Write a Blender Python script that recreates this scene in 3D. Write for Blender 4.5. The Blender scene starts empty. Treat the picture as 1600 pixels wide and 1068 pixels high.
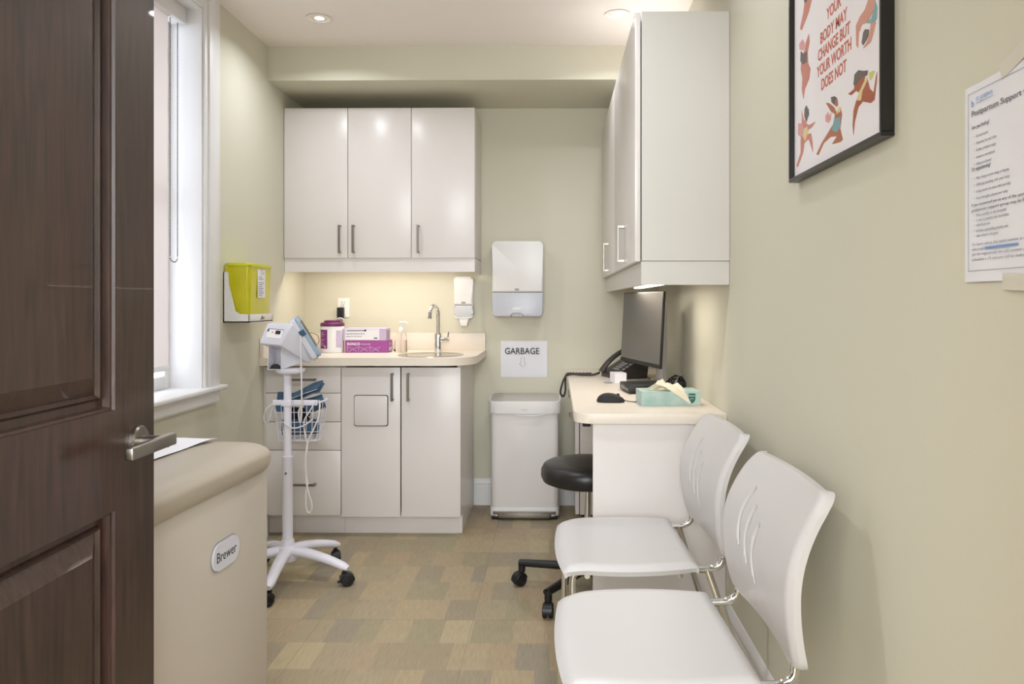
import bpy, bmesh, math, random
from mathutils import Matrix, Vector
random.seed(7)
PI = math.pi
sc = bpy.context.scene
COL = sc.collection

# ------------------------------------------------------------------ camera
cam = bpy.data.cameras.new('camera'); camo = bpy.data.objects.new('camera', cam); COL.objects.link(camo)
sc.camera = camo
cam.sensor_width = 36; cam.lens = 1168/1600*36
cam.shift_x = (800-854)/1600; cam.shift_y = -(534-472)/1600
cam.clip_start = 0.02
camo.location = (0, 0, 1.19); camo.rotation_euler = (PI/2, 0, 0.012)

# ------------------------------------------------------------------ world, exposure
w = bpy.data.worlds.new('World'); sc.world = w; w.use_nodes = True
w.node_tree.nodes['Background'].inputs[0].default_value = (0.82, 0.88, 1.0, 1)
w.node_tree.nodes['Background'].inputs[1].default_value = 2.0
sc.view_settings.view_transform = 'Standard'; sc.view_settings.look = 'None'
sc.view_settings.exposure = 0.7; sc.view_settings.gamma = 1
sc.cycles.use_denoising = True
sc.cycles.max_bounces = 10; sc.cycles.diffuse_bounces = 6
sc.cycles.sample_clamp_indirect = 6

def area(name, loc, rot, sx, sy, power, col, shape='RECTANGLE', spread=PI, portal=False):
    l = bpy.data.lights.new(name, 'AREA'); l.shape = shape; l.size = sx
    if shape in ('RECTANGLE', 'ELLIPSE'): l.size_y = sy
    l.energy = power; l.color = col; l.spread = spread
    o = bpy.data.objects.new(name, l); COL.objects.link(o); o.location = loc; o.rotation_euler = rot
    if portal: l.cycles.is_portal = True
    return o
WARM = (0.90, 0.935, 1.0)
# unseen fill lamp added at the hallway ceiling behind the photographer, daylight comes from the sky through the window
area('hall_ceiling_fill', (0.1, -0.65, 2.46), (0, 0, 0), 1.8, 1.3, 30, (0.88, 0.94, 1.0))
area('hall_end_fill', (-.1, -1.62, 1.62), (PI/2, 0, 0), 1.9, 1.2, 76, (0.88, 0.945, 1.0))  # frontal fill lamp added behind the camera, at no known window
DOWN_POWER = 5.0
UNDER_POWER = 1.45

# ------------------------------------------------------------------ materials
def srgb(r, g, b):
    f = lambda c: (c/255/12.92 if c/255 <= .04045 else ((c/255+.055)/1.055)**2.4)
    return (f(r), f(g), f(b), 1)
def mat(name, rgb, rough=.5, metal=0, spec=.5, noise=0, nscale=8, bump=0, bscale=200, trans=0, coat=0, emit=0, stretch=None, ior=1.45):
    m = bpy.data.materials.new(name); m.use_nodes = True
    nt = m.node_tree; b = nt.nodes['Principled BSDF']
    c = srgb(*rgb)
    b.inputs['Base Color'].default_value = c
    b.inputs['Roughness'].default_value = rough; b.inputs['Metallic'].default_value = metal
    b.inputs['Specular IOR Level'].default_value = spec
    b.inputs['Transmission Weight'].default_value = trans; b.inputs['Coat Weight'].default_value = coat
    b.inputs['IOR'].default_value = ior
    if emit: b.inputs['Emission Color'].default_value = c; b.inputs['Emission Strength'].default_value = emit
    tc = nt.nodes.new('ShaderNodeTexCoord')
    src = tc.outputs['Object']
    if stretch:
        mp = nt.nodes.new('ShaderNodeMapping'); mp.inputs['Scale'].default_value = stretch
        nt.links.new(src, mp.inputs[0]); src = mp.outputs[0]
    n = nt.nodes.new('ShaderNodeTexNoise'); n.inputs['Scale'].default_value = nscale; n.inputs['Detail'].default_value = 4
    nt.links.new(src, n.inputs['Vector'])
    hs = nt.nodes.new('ShaderNodeMixRGB'); hs.blend_type = 'MIX'
    k = noise if noise else .015
    hs.inputs[1].default_value = tuple(x*(1-k) for x in c[:3])+(1,)
    hs.inputs[2].default_value = tuple(min(1, x*(1+k)) for x in c[:3])+(1,)
    nt.links.new(n.outputs['Fac'], hs.inputs[0]); nt.links.new(hs.outputs[0], b.inputs['Base Color'])
    if bump:
        n2 = nt.nodes.new('ShaderNodeTexNoise'); n2.inputs['Scale'].default_value = bscale; n2.inputs['Detail'].default_value = 3
        nt.links.new(src, n2.inputs['Vector'])
        bp = nt.nodes.new('ShaderNodeBump'); bp.inputs['Strength'].default_value = bump; bp.inputs['Distance'].default_value = .002
        nt.links.new(n2.outputs['Fac'], bp.inputs['Height']); nt.links.new(bp.outputs[0], b.inputs['Normal'])
    return m
M = {}
M['wall'] = mat('wall_paint', (207, 204, 186), .75, noise=.01, nscale=2, bump=.06, bscale=350)
M['ceiling'] = mat('ceiling_paint', (238, 231, 226), .85, bump=.05, bscale=250)
M['trim'] = mat('trim_white', (228, 227, 226), .4, bump=.02, bscale=60)
M['cab'] = mat('gloss_cabinet_white', (222, 217, 214), .27, noise=.02, nscale=3, bump=.02, bscale=5, spec=.35)
M['cabin'] = mat('cabinet_carcass', (214, 207, 200), .45)
M['gap'] = mat('dark_gap', (60, 55, 52), .8)
M['panelgrey'] = mat('cabinet_end_panel', (205, 202, 196), .4, noise=.02, nscale=5)
M['counter'] = mat('worktop_laminate', (228, 217, 203), .4, noise=.05, nscale=90)
M['steel'] = mat('satin_nickel', (146, 140, 133), .32, 1)
M['sinksteel'] = mat('sink_steel', (190, 186, 180), .25, 1)
M['chrome'] = mat('chrome', (225, 225, 225), .06, 1)
M['plastic'] = mat('white_plastic', (228, 226, 224), .35)
M['chair'] = mat('chair_plastic', (204, 201, 200), .42, bump=.04, bscale=900)
M['groove'] = mat('groove_grey', (150, 146, 142), .6)
M['vplastic'] = mat('medical_grey_plastic', (204, 204, 213), .4)
M['vblue'] = mat('pale_blue_plastic', (150, 172, 190), .4)
M['stand'] = mat('white_powder_coat', (222, 220, 230), .35)
M['black'] = mat('black_plastic', (24, 24, 25), .4, bump=.05, bscale=500)
M['blackm'] = mat('black_matt', (34, 33, 33), .65)
M['vinyl'] = mat('black_vinyl', (34, 32, 32), .34, bump=.25, bscale=260)
M['phone'] = mat('phone_plastic', (58, 52, 50), .42)
M['grey'] = mat('grey_plastic', (150, 148, 150), .45)
M['lgrey'] = mat('light_grey_plastic', (196, 196, 200), .35)
M['frost'] = mat('frosted_plastic', (188, 190, 198), .3)
M['tablebody'] = mat('exam_table_body', (198, 189, 178), .45, noise=.03, nscale=6)
M['cushion'] = mat('exam_table_vinyl', (172, 162, 147), .36, noise=.03, nscale=4, bump=.1, bscale=500)
M['paper'] = mat('white_paper', (228, 228, 234), .8, noise=.01, bump=.25, bscale=18)
M['ink'] = mat('dark_ink', (55, 55, 60), .8)
M['inkg'] = mat('grey_ink', (120, 120, 128), .8)
M['inkl'] = mat('faint_ink', (158, 158, 168), .8)
M['inkb'] = mat('blue_ink', (120, 150, 200), .8)
M['yellow'] = mat('yellow_plastic', (196, 190, 8), .3, noise=.12, nscale=14, coat=.3)
M['yellow2'] = mat('yellow_lid', (206, 208, 40), .35)
M['purple'] = mat('purple_plastic', (104, 34, 84), .4)
M['purplel'] = mat('purple_print', (122, 50, 118), .6)
M['magenta'] = mat('magenta_print', (158, 76, 148), .6, noise=.1, nscale=60)
M['lilac'] = mat('lilac_card', (196, 180, 206), .6, noise=.04, nscale=50)
M['whitep'] = mat('white_print', (235, 232, 236), .6)
M['cuff'] = mat('navy_cuff_fabric', (66, 92, 116), .9, noise=.25, nscale=60, bump=.5, bscale=400)
M['cuffd'] = mat('dark_cuff_fabric', (24, 26, 34), .9, bump=.5, bscale=400)
M['cable'] = mat('white_cable', (216, 214, 214), .5)
M['bin'] = mat('bin_white_steel', (220, 216, 214), .32, noise=.01)
M['binlid'] = mat('bin_lid_plastic', (186, 181, 176), .42)
M['mirrorblack'] = mat('screen_glass', (98, 94, 88), .3, spec=.5)
M['silver'] = mat('silver_plastic', (196, 190, 186), .35, .2)
M['tissue'] = mat('cream_tissue', (236, 226, 204), .95, bump=.3, bscale=40)
M['greenlabel'] = mat('green_print', (40, 108, 100), .6)
M['frame'] = mat('black_frame', (30, 27, 27), .3)
M['poster'] = mat('poster_paper', (240, 235, 238), .5)
M['pt_tan'] = mat('print_tan', (178, 112, 84), .6); M['pt_dark'] = mat('print_dark', (104, 94, 90), .6)
M['pt_teal'] = mat('print_teal', (124, 166, 170), .6); M['pt_yellow'] = mat('print_yellow', (222, 204, 148), .6)
M['pt_pink'] = mat('print_pink', (216, 158, 158), .6); M['pt_brown'] = mat('print_brown', (168, 94, 66), .6)
M['pt_leaf'] = mat('print_leaf', (206, 204, 120), .6); M['pt_rose'] = mat('print_rose', (200, 132, 116), .6)
M['pt_pinktan'] = mat('print_pinktan', (208, 150, 130), .6); M['pt_text'] = mat('print_text', (196, 104, 82), .6)
M['tape'] = mat('clear_tape', (208, 204, 190), .3)
M['outlet'] = mat('outlet_plate', (232, 228, 222), .35)
M['red'] = mat('red_mark', (190, 90, 110), .5)
M['fabric'] = None
M['clear'] = mat('clear_plastic', (253, 253, 253), .05, trans=1, ior=1.12)
M['gel'] = mat('clear_gel', (250, 249, 247), .03, trans=1, ior=1.15)

def emis(name, col, s):
    m = bpy.data.materials.new(name); m.use_nodes = True; nt = m.node_tree; nt.nodes.clear()
    e = nt.nodes.new('ShaderNodeEmission'); o = nt.nodes.new('ShaderNodeOutputMaterial')
    e.inputs[0].default_value = (*col, 1); e.inputs[1].default_value = s; nt.links.new(e.outputs[0], o.inputs[0]); return m
M['lamp'] = emis('lamp_glow', (1, .9, .8), 9)
M['lampbar'] = emis('lamp_bar_glow', (1, .9, .78), 4)

def blind_mat():
    m = bpy.data.materials.new('blind_fabric'); m.use_nodes = True; nt = m.node_tree; nt.nodes.clear()
    d = nt.nodes.new('ShaderNodeBsdfDiffuse'); t = nt.nodes.new('ShaderNodeBsdfTranslucent'); mx = nt.nodes.new('ShaderNodeMixShader')
    o = nt.nodes.new('ShaderNodeOutputMaterial'); d.inputs[0].default_value = srgb(228, 222, 218); t.inputs[0].default_value = srgb(236, 230, 226)
    wv = nt.nodes.new('ShaderNodeTexNoise'); wv.inputs['Scale'].default_value = 900; bp = nt.nodes.new('ShaderNodeBump'); bp.inputs['Strength'].default_value = .1
    nt.links.new(wv.outputs['Fac'], bp.inputs['Height']); nt.links.new(bp.outputs[0], d.inputs['Normal'])
    mx.inputs[0].default_value = .46; nt.links.new(d.outputs[0], mx.inputs[1]); nt.links.new(t.outputs[0], mx.inputs[2]); nt.links.new(mx.outputs[0], o.inputs[0])
    return m
M['fabric'] = blind_mat()

def glaze():
    m = bpy.data.materials.new('picture_glass'); m.use_nodes = True; nt = m.node_tree; nt.nodes.clear()
    t = nt.nodes.new('ShaderNodeBsdfTransparent'); g = nt.nodes.new('ShaderNodeBsdfGlossy'); f = nt.nodes.new('ShaderNodeValue'); f.outputs[0].default_value = .05
    g.inputs['Roughness'].default_value = .03
    mx = nt.nodes.new('ShaderNodeMixShader'); o = nt.nodes.new('ShaderNodeOutputMaterial'); nt.links.new(f.outputs[0], mx.inputs[0]); nt.links.new(t.outputs[0], mx.inputs[1]); nt.links.new(g.outputs[0], mx.inputs[2]); nt.links.new(mx.outputs[0], o.inputs[0]); return m

def wood_mat():
    m = bpy.data.materials.new('dark_stained_wood'); m.use_nodes = True; nt = m.node_tree; b = nt.nodes['Principled BSDF']
    tc = nt.nodes.new('ShaderNodeTexCoord'); mp = nt.nodes.new('ShaderNodeMapping'); mp.inputs['Scale'].default_value = (14, 14, 1.2)
    n = nt.nodes.new('ShaderNodeTexNoise'); n.inputs['Scale'].default_value = 6; n.inputs['Detail'].default_value = 8; n.inputs['Distortion'].default_value = .6
    mp2 = nt.nodes.new('ShaderNodeMapping'); mp2.inputs['Scale'].default_value = (3, 3, .8)
    n2 = nt.nodes.new('ShaderNodeTexNoise'); n2.inputs['Scale'].default_value = 1.6; n2.inputs['Detail'].default_value = 2
    r = nt.nodes.new('ShaderNodeValToRGB'); r.color_ramp.elements[0].position = .3; r.color_ramp.elements[1].position = .75
    r.color_ramp.elements[0].color = srgb(44, 30, 25); r.color_ramp.elements[1].color = srgb(74, 53, 44)
    mx = nt.nodes.new('ShaderNodeMixRGB'); mx.blend_type = 'MULTIPLY'; mx.inputs[0].default_value = .35
    L = nt.links.new
    L(tc.outputs['Object'], mp.inputs[0]); L(mp.outputs[0], n.inputs['Vector']); L(n.outputs['Fac'], r.inputs[0])
    L(tc.outputs['Object'], mp2.inputs[0]); L(mp2.outputs[0], n2.inputs['Vector']); L(r.outputs[0], mx.inputs[1]); L(n2.outputs['Color'], mx.inputs[2])
    L(mx.outputs[0], b.inputs['Base Color']); b.inputs['Roughness'].default_value = .38; b.inputs['Coat Weight'].default_value = .15
    bp = nt.nodes.new('ShaderNodeBump'); bp.inputs['Strength'].default_value = .08; bp.inputs['Distance'].default_value = .001
    L(n.outputs['Fac'], bp.inputs['Height']); L(bp.outputs[0], b.inputs['Normal'])
    return m
M['wood'] = wood_mat()

def floor_mat():
    m = bpy.data.materials.new('striped_vinyl_tile'); m.use_nodes = True; nt = m.node_tree; b = nt.nodes['Principled BSDF']
    N = nt.nodes.new; L = nt.links.new
    tc = N('ShaderNodeTexCoord'); sp = N('ShaderNodeSeparateXYZ'); L(tc.outputs['Object'], sp.inputs[0])
    def mth(op, a, bb=None, c=None):
        n = N('ShaderNodeMath'); n.operation = op
        for i, v in enumerate((a, bb, c)):
            if v is None: continue
            if isinstance(v, (int, float)): n.inputs[i].default_value = v
            else: L(v, n.inputs[i])
        return n.outputs[0]
    ROW = .19
    row = mth('FLOOR', mth('DIVIDE', mth('ADD', sp.outputs['Y'], .053), ROW))
    u = mth('ADD', sp.outputs['X'], mth('MULTIPLY', row, 7.37))
    v1 = N('ShaderNodeTexVoronoi'); v1.voronoi_dimensions = '1D'; v1.inputs['Scale'].default_value = 9; v1.inputs['Randomness'].default_value = 1
    L(u, v1.inputs['W'])
    sx = N('ShaderNodeSeparateColor'); L(v1.outputs['Color'], sx.inputs[0])
    r = N('ShaderNodeValToRGB'); cr = r.color_ramp; cr.interpolation = 'CONSTANT'
    cols = [(168, 152, 122), (157, 143, 116), (175, 160, 128), (153, 140, 117), (166, 147, 119), (156, 145, 117), (149, 138, 119), (162, 148, 121), (170, 152, 122)]
    cr.elements[0].position = 0; cr.elements[0].color = srgb(*cols[0]); cr.elements[1].position = .11; cr.elements[1].color = srgb(*cols[1])
    for i, c in enumerate(cols[2:]):
        e = cr.elements.new((i+2)/9.0); e.color = srgb(*c)
    L(sx.outputs[0], r.inputs[0])
    mp = N('ShaderNodeMapping'); mp.inputs['Scale'].default_value = (1, .06, 1); L(tc.outputs['Object'], mp.inputs[0])
    g = N('ShaderNodeTexNoise'); g.inputs['Scale'].default_value = 260; g.inputs['Detail'].default_value = 4; L(mp.outputs[0], g.inputs['Vector'])
    gr = N('ShaderNodeMapRange'); gr.inputs[1].default_value = .3; gr.inputs[2].default_value = .7; gr.inputs[3].default_value = .86; gr.inputs[4].default_value = 1.1
    L(g.outputs['Fac'], gr.inputs[0])
    mx = N('ShaderNodeMixRGB'); mx.blend_type = 'MULTIPLY'; mx.inputs[0].default_value = 1; L(r.outputs[0], mx.inputs[1]); L(gr.outputs[0], mx.inputs[2])
    # tile seams
    fy = mth('FRACT', mth('DIVIDE', mth('ADD', sp.outputs['Y'], .053), ROW*3))
    sy = mth('LESS_THAN', fy, .0035)
    fx = mth('FRACT', mth('DIVIDE', mth('ADD', sp.outputs['X'], .31), .57))
    sxx = mth('LESS_THAN', fx, .003)
    s = mth('MULTIPLY', mth('MAXIMUM', sy, sxx), .5)
    m2 = N('ShaderNodeMixRGB'); L(s, m2.inputs[0]); L(mx.outputs[0], m2.inputs[1]); m2.inputs[2].default_value = srgb(95, 82, 66)
    L(m2.outputs[0], b.inputs['Base Color']); b.inputs['Roughness'].default_value = .48
    b.inputs['Specular IOR Level'].default_value = .35
    return m
M['floor'] = floor_mat()

# ------------------------------------------------------------------ object helpers
W = {}
def finish(o, label=None, cat=None, group=None, kind=None):
    if label: o['label'] = label
    if cat: o['category'] = cat
    if group: o['group'] = group
    if kind: o['kind'] = kind
    return o
def thing(name, label, cat, loc=(0, 0, 0), rz=0, group=None, kind=None):
    o = bpy.data.objects.new(name, None); COL.objects.link(o); o.empty_display_size = .05
    o.location = loc; o.rotation_euler = (0, 0, rz)
    W[o] = Matrix.Translation(loc) @ Matrix.Rotation(rz, 4, 'Z')
    return finish(o, label, cat, group, kind)
def BM(): return bmesh.new()
def mk(name, bm, m, parent=None, world=False, smooth=True, angle=35, **kw):
    """link bm as one mesh; world=True: the coordinates are world ones even under a moved parent"""
    bmesh.ops.remove_doubles(bm, verts=bm.verts, dist=1e-6)
    bmesh.ops.recalc_face_normals(bm, faces=bm.faces)
    if parent is not None and world: bm.transform(W[parent].inverted())
    me = bpy.data.meshes.new(name)
    if smooth:
        for f in bm.faces: f.smooth = True
        for e in bm.edges:
            if len(e.link_faces) == 2:
                try:
                    if e.calc_face_angle() > math.radians(angle): e.smooth = False
                except ValueError: pass
            else: e.smooth = False
    bm.to_mesh(me); bm.free()
    ms = m if isinstance(m, (list, tuple)) else [m]
    for x in ms: me.materials.append(x)
    o = bpy.data.objects.new(name, me); COL.objects.link(o)
    if parent is not None: o.parent = parent; W[o] = W[parent]
    else: W[o] = Matrix.Identity(4)
    return finish(o, **kw)
def add(bm, verts, faces, mi=0):
    vs = [bm.verts.new(v) for v in verts]
    out = []
    for f in faces:
        try:
            nf = bm.faces.new([vs[i] for i in f]); nf.material_index = mi; out.append(nf)
        except ValueError: pass
    return vs, out
def box(bm, x0, x1, y0, y1, z0, z1, bev=0, seg=2, mi=0, mx=None):
    t = bmesh.new()
    v = [(x, y, z) for z in (z0, z1) for y in (y0, y1) for x in (x0, x1)]
    add(t, v, [(0, 2, 3, 1), (4, 5, 7, 6), (0, 1, 5, 4), (2, 6, 7, 3), (0, 4, 6, 2), (1, 3, 7, 5)])
    if bev: bmesh.ops.bevel(t, geom=list(t.edges), offset=bev, segments=seg, profile=.5, affect='EDGES')
    merge(bm, t, mi, mx)
def merge(bm, t, mi=0, mx=None):
    if mx is not None: t.transform(mx)
    t.verts.index_update()
    vs = [bm.verts.new(v.co) for v in t.verts]
    for f in t.faces:
        try: nf = bm.faces.new([vs[v.index] for v in f.verts]); nf.material_index = mi
        except ValueError: pass
    t.free()
def frame_at(p, d, up=Vector((0, 0, 1))):
    d = d.normalized()
    if abs(d.dot(up)) > .98: up = Vector((0, 1, 0))
    a = d.cross(up).normalized(); b = a.cross(d).normalized()
    return a, b
def tube(bm, pts, r, seg=12, flat=None, closed=False, mi=0, cap=True):
    """sweep a round (or flat=(ka,kb) elliptic) section along pts; r number or list"""
    pts = [Vector(p) for p in pts]; n = len(pts)
    rs = r if isinstance(r, (list, tuple)) else [r]*n
    ka, kb = flat or (1, 1)
    rings = []; prev = None
    for i, p in enumerate(pts):
        if closed: d = pts[(i+1) % n]-pts[i-1]
        else: d = pts[min(i+1, n-1)]-pts[max(i-1, 0)]
        d = d.normalized()
        if prev is None: a, b = frame_at(p, d)
        else:
            a = prev-d*prev.dot(d)
            if a.length < 1e-6: a, _ = frame_at(p, d)
            a.normalize(); b = a.cross(d)
        prev = a
        rings.append([bm.verts.new(p+a*math.cos(t)*rs[i]*ka+b*math.sin(t)*rs[i]*kb) for t in [2*PI*k/seg for k in range(seg)]])
    for i in range(n if closed else n-1):
        A = rings[i]; B = rings[(i+1) % n]
        for k in range(seg):
            f = bm.faces.new((A[k], A[(k+1) % seg], B[(k+1) % seg], B[k])); f.material_index = mi
    if not closed and cap:
        for R in (rings[0], rings[-1]):
            try: bm.faces.new(R).material_index = mi
            except ValueError: pass
def smooth_path(pts, n=8, closed=False):
    P = [Vector(p) for p in pts]; out = []; m = len(P)
    rng = range(m if closed else m-1)
    for i in rng:
        if closed: a, b, c, d = P[i-1], P[i], P[(i+1) % m], P[(i+2) % m]
        else: a, b, c, d = P[max(i-1, 0)], P[i], P[i+1], P[min(i+2, m-1)]
        for k in range(n):
            t = k/n
            out.append(.5*((2*b)+(-a+c)*t+(2*a-5*b+4*c-d)*t*t+(-a+3*b-3*c+d)*t**3))
    if not closed: out.append(P[-1])
    return out
def fillet(pts, r, n=6):
    """round the corners of a polyline"""
    P = [Vector(p) for p in pts]; out = [P[0]]
    for i in range(1, len(P)-1):
        a, b, c = P[i-1], P[i], P[i+1]
        u = (a-b); v = (c-b); k = min(r, u.length*.49, v.length*.49); u.normalize(); v.normalize()
        s = b+u*k; e = b+v*k
        for j in range(n+1):
            t = j/n; out.append(s*(1-t)**2+b*2*t*(1-t)+e*t*t)
    out.append(P[-1]); return out
def lathe(bm, prof, seg=32, c=(0, 0, 0), sx=1, sy=1, mi=0, mx=None, power=None):
    """prof: list of (r, z); power: superellipse exponent for squarish sections"""
    t = bmesh.new(); rings = []
    for r, z in prof:
        R = []
        for k in range(seg):
            a = 2*PI*k/seg; ca, sa = math.cos(a), math.sin(a)
            if power:
                q = (abs(ca)**power+abs(sa)**power)**(-1/power); ca *= q; sa *= q
            R.append(t.verts.new((c[0]+ca*r*sx, c[1]+sa*r*sy, c[2]+z)))
        rings.append(R)
    for A, B in zip(rings, rings[1:]):
        for k in range(seg): t.faces.new((A[k], A[(k+1) % seg], B[(k+1) % seg], B[k]))
    for R in (rings[0], rings[-1]): t.faces.new(R)
    merge(bm, t, mi, mx)
def prism(bm, poly, z0, z1, bev=0, seg=2, mi=0, mx=None):
    """poly in XY extruded along Z; mx moves it"""
    t = bmesh.new(); n = len(poly)
    a = [t.verts.new((x, y, z0)) for x, y in poly]; b = [t.verts.new((x, y, z1)) for x, y in poly]
    t.faces.new(a[::-1]); t.faces.new(b)
    for i in range(n): t.faces.new((a[i], a[(i+1) % n], b[(i+1) % n], b[i]))
    if bev:
        es = [e for e in t.edges if len(e.link_faces) == 2 and (abs(e.verts[0].co.z-e.verts[1].co.z) < 1e-7)]
        bmesh.ops.bevel(t, geom=es, offset=bev, segments=seg, profile=.5, affect='EDGES')
    merge(bm, t, mi, mx)
def rrect(x0, x1, y0, y1, r, n=6):
    rs = r if isinstance(r, (list, tuple)) else (r,)*4     # order: x0y0, x1y0, x1y1, x0y1
    out = []
    for (cx, cy, a0, rr) in ((x0, y0, PI, rs[0]), (x1, y0, 1.5*PI, rs[1]), (x1, y1, 0, rs[2]), (x0, y1, .5*PI, rs[3])):
        if rr <= 0: out.append((cx, cy)); continue
        ox = cx+rr if cx == x0 else cx-rr; oy = cy+rr if cy == y0 else cy-rr
        for k in range(n+1):
            a = a0+PI/2*k/n; out.append((ox+rr*math.cos(a), oy+rr*math.sin(a)))
    return out
def plane_mx(o, right, up):
    """local X=right, Y=up, Z=out of the surface"""
    r = Vector(right).normalized(); u = Vector(up).normalized(); n = r.cross(u)
    return Matrix(((r.x, u.x, n.x, o[0]), (r.y, u.y, n.y, o[1]), (r.z, u.z, n.z, o[2]), (0, 0, 0, 1)))
def islands(name, bm, m, parent=None, **kw):
    """one object per separate piece of bm"""
    bmesh.ops.remove_doubles(bm, verts=bm.verts, dist=1e-6)
    left = set(bm.verts); out = []
    while left:
        st_ = [left.pop()]; isl = set(st_)
        while st_:
            v = st_.pop()
            for e in v.link_edges:
                o = e.other_vert(v)
                if o not in isl: isl.add(o); left.discard(o); st_.append(o)
        vs = list(isl); ix = {v: i for i, v in enumerate(vs)}; nb = bmesh.new(); nv = [nb.verts.new(v.co) for v in vs]
        for f in {f for v in vs for f in v.link_faces}: nb.faces.new([nv[ix[v]] for v in f.verts])
        out.append(mk(name, nb, m, parent, **kw))
    bm.free(); return out
def cyl(bm, p0, p1, r, seg=16, r1=None, mi=0):
    tube(bm, [p0, p1], [r, r if r1 is None else r1], seg, mi=mi)
def shell(fn, nu, nv, thick, bm=None, axis=None):
    """closed shell over fn(u,v), u,v in [-1,1]; thickness along the normal"""
    bm = bm or bmesh.new()
    P = [[Vector(fn(-1+2*i/nu, -1+2*j/nv)) for j in range(nv+1)] for i in range(nu+1)]
    top = []; bot = []
    for i in range(nu+1):
        a = []; b = []
        for j in range(nv+1):
            du = P[min(i+1, nu)][j]-P[max(i-1, 0)][j]; dv = P[i][min(j+1, nv)]-P[i][max(j-1, 0)]
            n = du.cross(dv)
            n = n.normalized() if n.length > 1e-12 else Vector((0, 0, 1))
            if axis: n = Vector(axis)
            a.append(bm.verts.new(P[i][j])); b.append(bm.verts.new(P[i][j]-n*thick))
        top.append(a); bot.append(b)
    for i in range(nu):
        for j in range(nv):
            bm.faces.new((top[i][j], top[i+1][j], top[i+1][j+1], top[i][j+1]))
            bm.faces.new((bot[i][j], bot[i][j+1], bot[i+1][j+1], bot[i+1][j]))
    rim = [(i, 0) for i in range(nu)]+[(nu, j) for j in range(nv)]+[(i, nv) for i in range(nu, 0, -1)]+[(0, j) for j in range(nv, 0, -1)]
    for k in range(len(rim)):
        (i, j), (i2, j2) = rim[k], rim[(k+1) % len(rim)]
        bm.faces.new((top[i][j], bot[i][j], bot[i2][j2], top[i2][j2]))
    return bm
def text(bm, s, size, mx, width=None, depth=.0004, mi=0, center=False, spacing=1.0, bold=0):
    cu = bpy.data.curves.new('t', 'FONT'); cu.body = s; cu.size = size; cu.extrude = depth; cu.resolution_u = 3
    cu.space_character = spacing; cu.offset = bold
    if center: cu.align_x = 'CENTER'
    o = bpy.data.objects.new('t', cu); COL.objects.link(o)
    dg = bpy.context.evaluated_depsgraph_get(); me = bpy.data.meshes.new_from_object(o.evaluated_get(dg))
    bpy.data.objects.remove(o); bpy.data.curves.remove(cu)
    t = bmesh.new(); t.from_mesh(me); bpy.data.meshes.remove(me)
    if width and t.verts:
        xs = [v.co.x for v in t.verts]; k = width/max(1e-6, max(xs)-min(xs)); x0 = min(xs)
        for v in t.verts: v.co.x = (v.co.x-x0)*k if not center else v.co.x*k
    merge(bm, t, mi, mx)
def boolean_cut(o, cut):
    m = o.modifiers.new('b', 'BOOLEAN'); m.operation = 'DIFFERENCE'; m.solver = 'EXACT'; m.object = cut
    dg = bpy.context.evaluated_depsgraph_get(); me = bpy.data.meshes.new_from_object(o.evaluated_get(dg))
    o.modifiers.clear(); o.data = me
    bpy.data.objects.remove(cut)

# ================================================================== the room
XL, XR, YB, YF, ZC = -1.48, .60, 4.40, .40, 2.505
HX0, HX1, HY = -1.7, 1.5, -1.7      # the hallway the photographer stands in
def struct(name, bm, m, label, cat, **k): return mk(name, bm, m, kind='structure', label=label, cat=cat, **k)
b = BM(); box(b, HX0-.1, HX1+.1, HY-.1, YB+.12, -.08, 0); struct('floor', b, M['floor'], 'striped beige and brown vinyl tile floor of the exam room', 'floor')
b = BM(); box(b, HX0-.1, HX1+.1, HY-.1, YB+.12, ZC, ZC+.08); struct('ceiling', b, M['ceiling'], 'flat white ceiling over the exam room', 'ceiling')
b = BM(); box(b, XL-.12, XR+.12, YB, YB+.12, 0, ZC); struct('wall_back', b, M['wall'], 'sage wall at the far end behind the sink counter', 'wall')
b = BM(); box(b, XR, XR+.12, YF, YB, 0, ZC); struct('wall_right', b, M['wall'], 'sage wall on the right behind the two white chairs', 'wall')
WY0, WY1, WZ0, WZ1 = 2.23, 3.12, .815, 2.425
b = BM()
box(b, XL-.16, XL, YF, WY0, 0, ZC); box(b, XL-.16, XL, WY1, YB, 0, ZC); box(b, XL-.16, XL, WY0, WY1, 0, WZ0); box(b, XL-.16, XL, WY0, WY1, WZ1, ZC)
struct('wall_left', b, M['wall'], 'sage wall on the left around the window', 'wall')
DX0, DX1 = -.685, .27
b = BM(); box(b, HX0, DX0, YF-.12, YF, 0, ZC); box(b, DX1, HX1, YF-.12, YF, 0, ZC); box(b, DX0, DX1, YF-.12, YF, 2.06, ZC)
struct('wall_front', b, M['wall'], 'sage wall around the doorway the photo is taken through', 'wall')
b = BM(); box(b, HX0-.1, HX0, HY, YF-.12, 0, ZC); box(b, HX1, HX1+.1, HY, YF-.12, 0, ZC); box(b, HX0-.1, HX1+.1, HY-.1, HY, 0, ZC)
struct('wall_hallway', b, M['ceiling'], 'plain walls of the hallway behind the camera', 'wall')
b = BM(); box(b, XL, XR, 3.83, YB, 2.33, ZC); struct('ceiling_beam', b, M['wall'], 'sage boxed bulkhead under the ceiling at the back wall', 'bulkhead')
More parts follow.
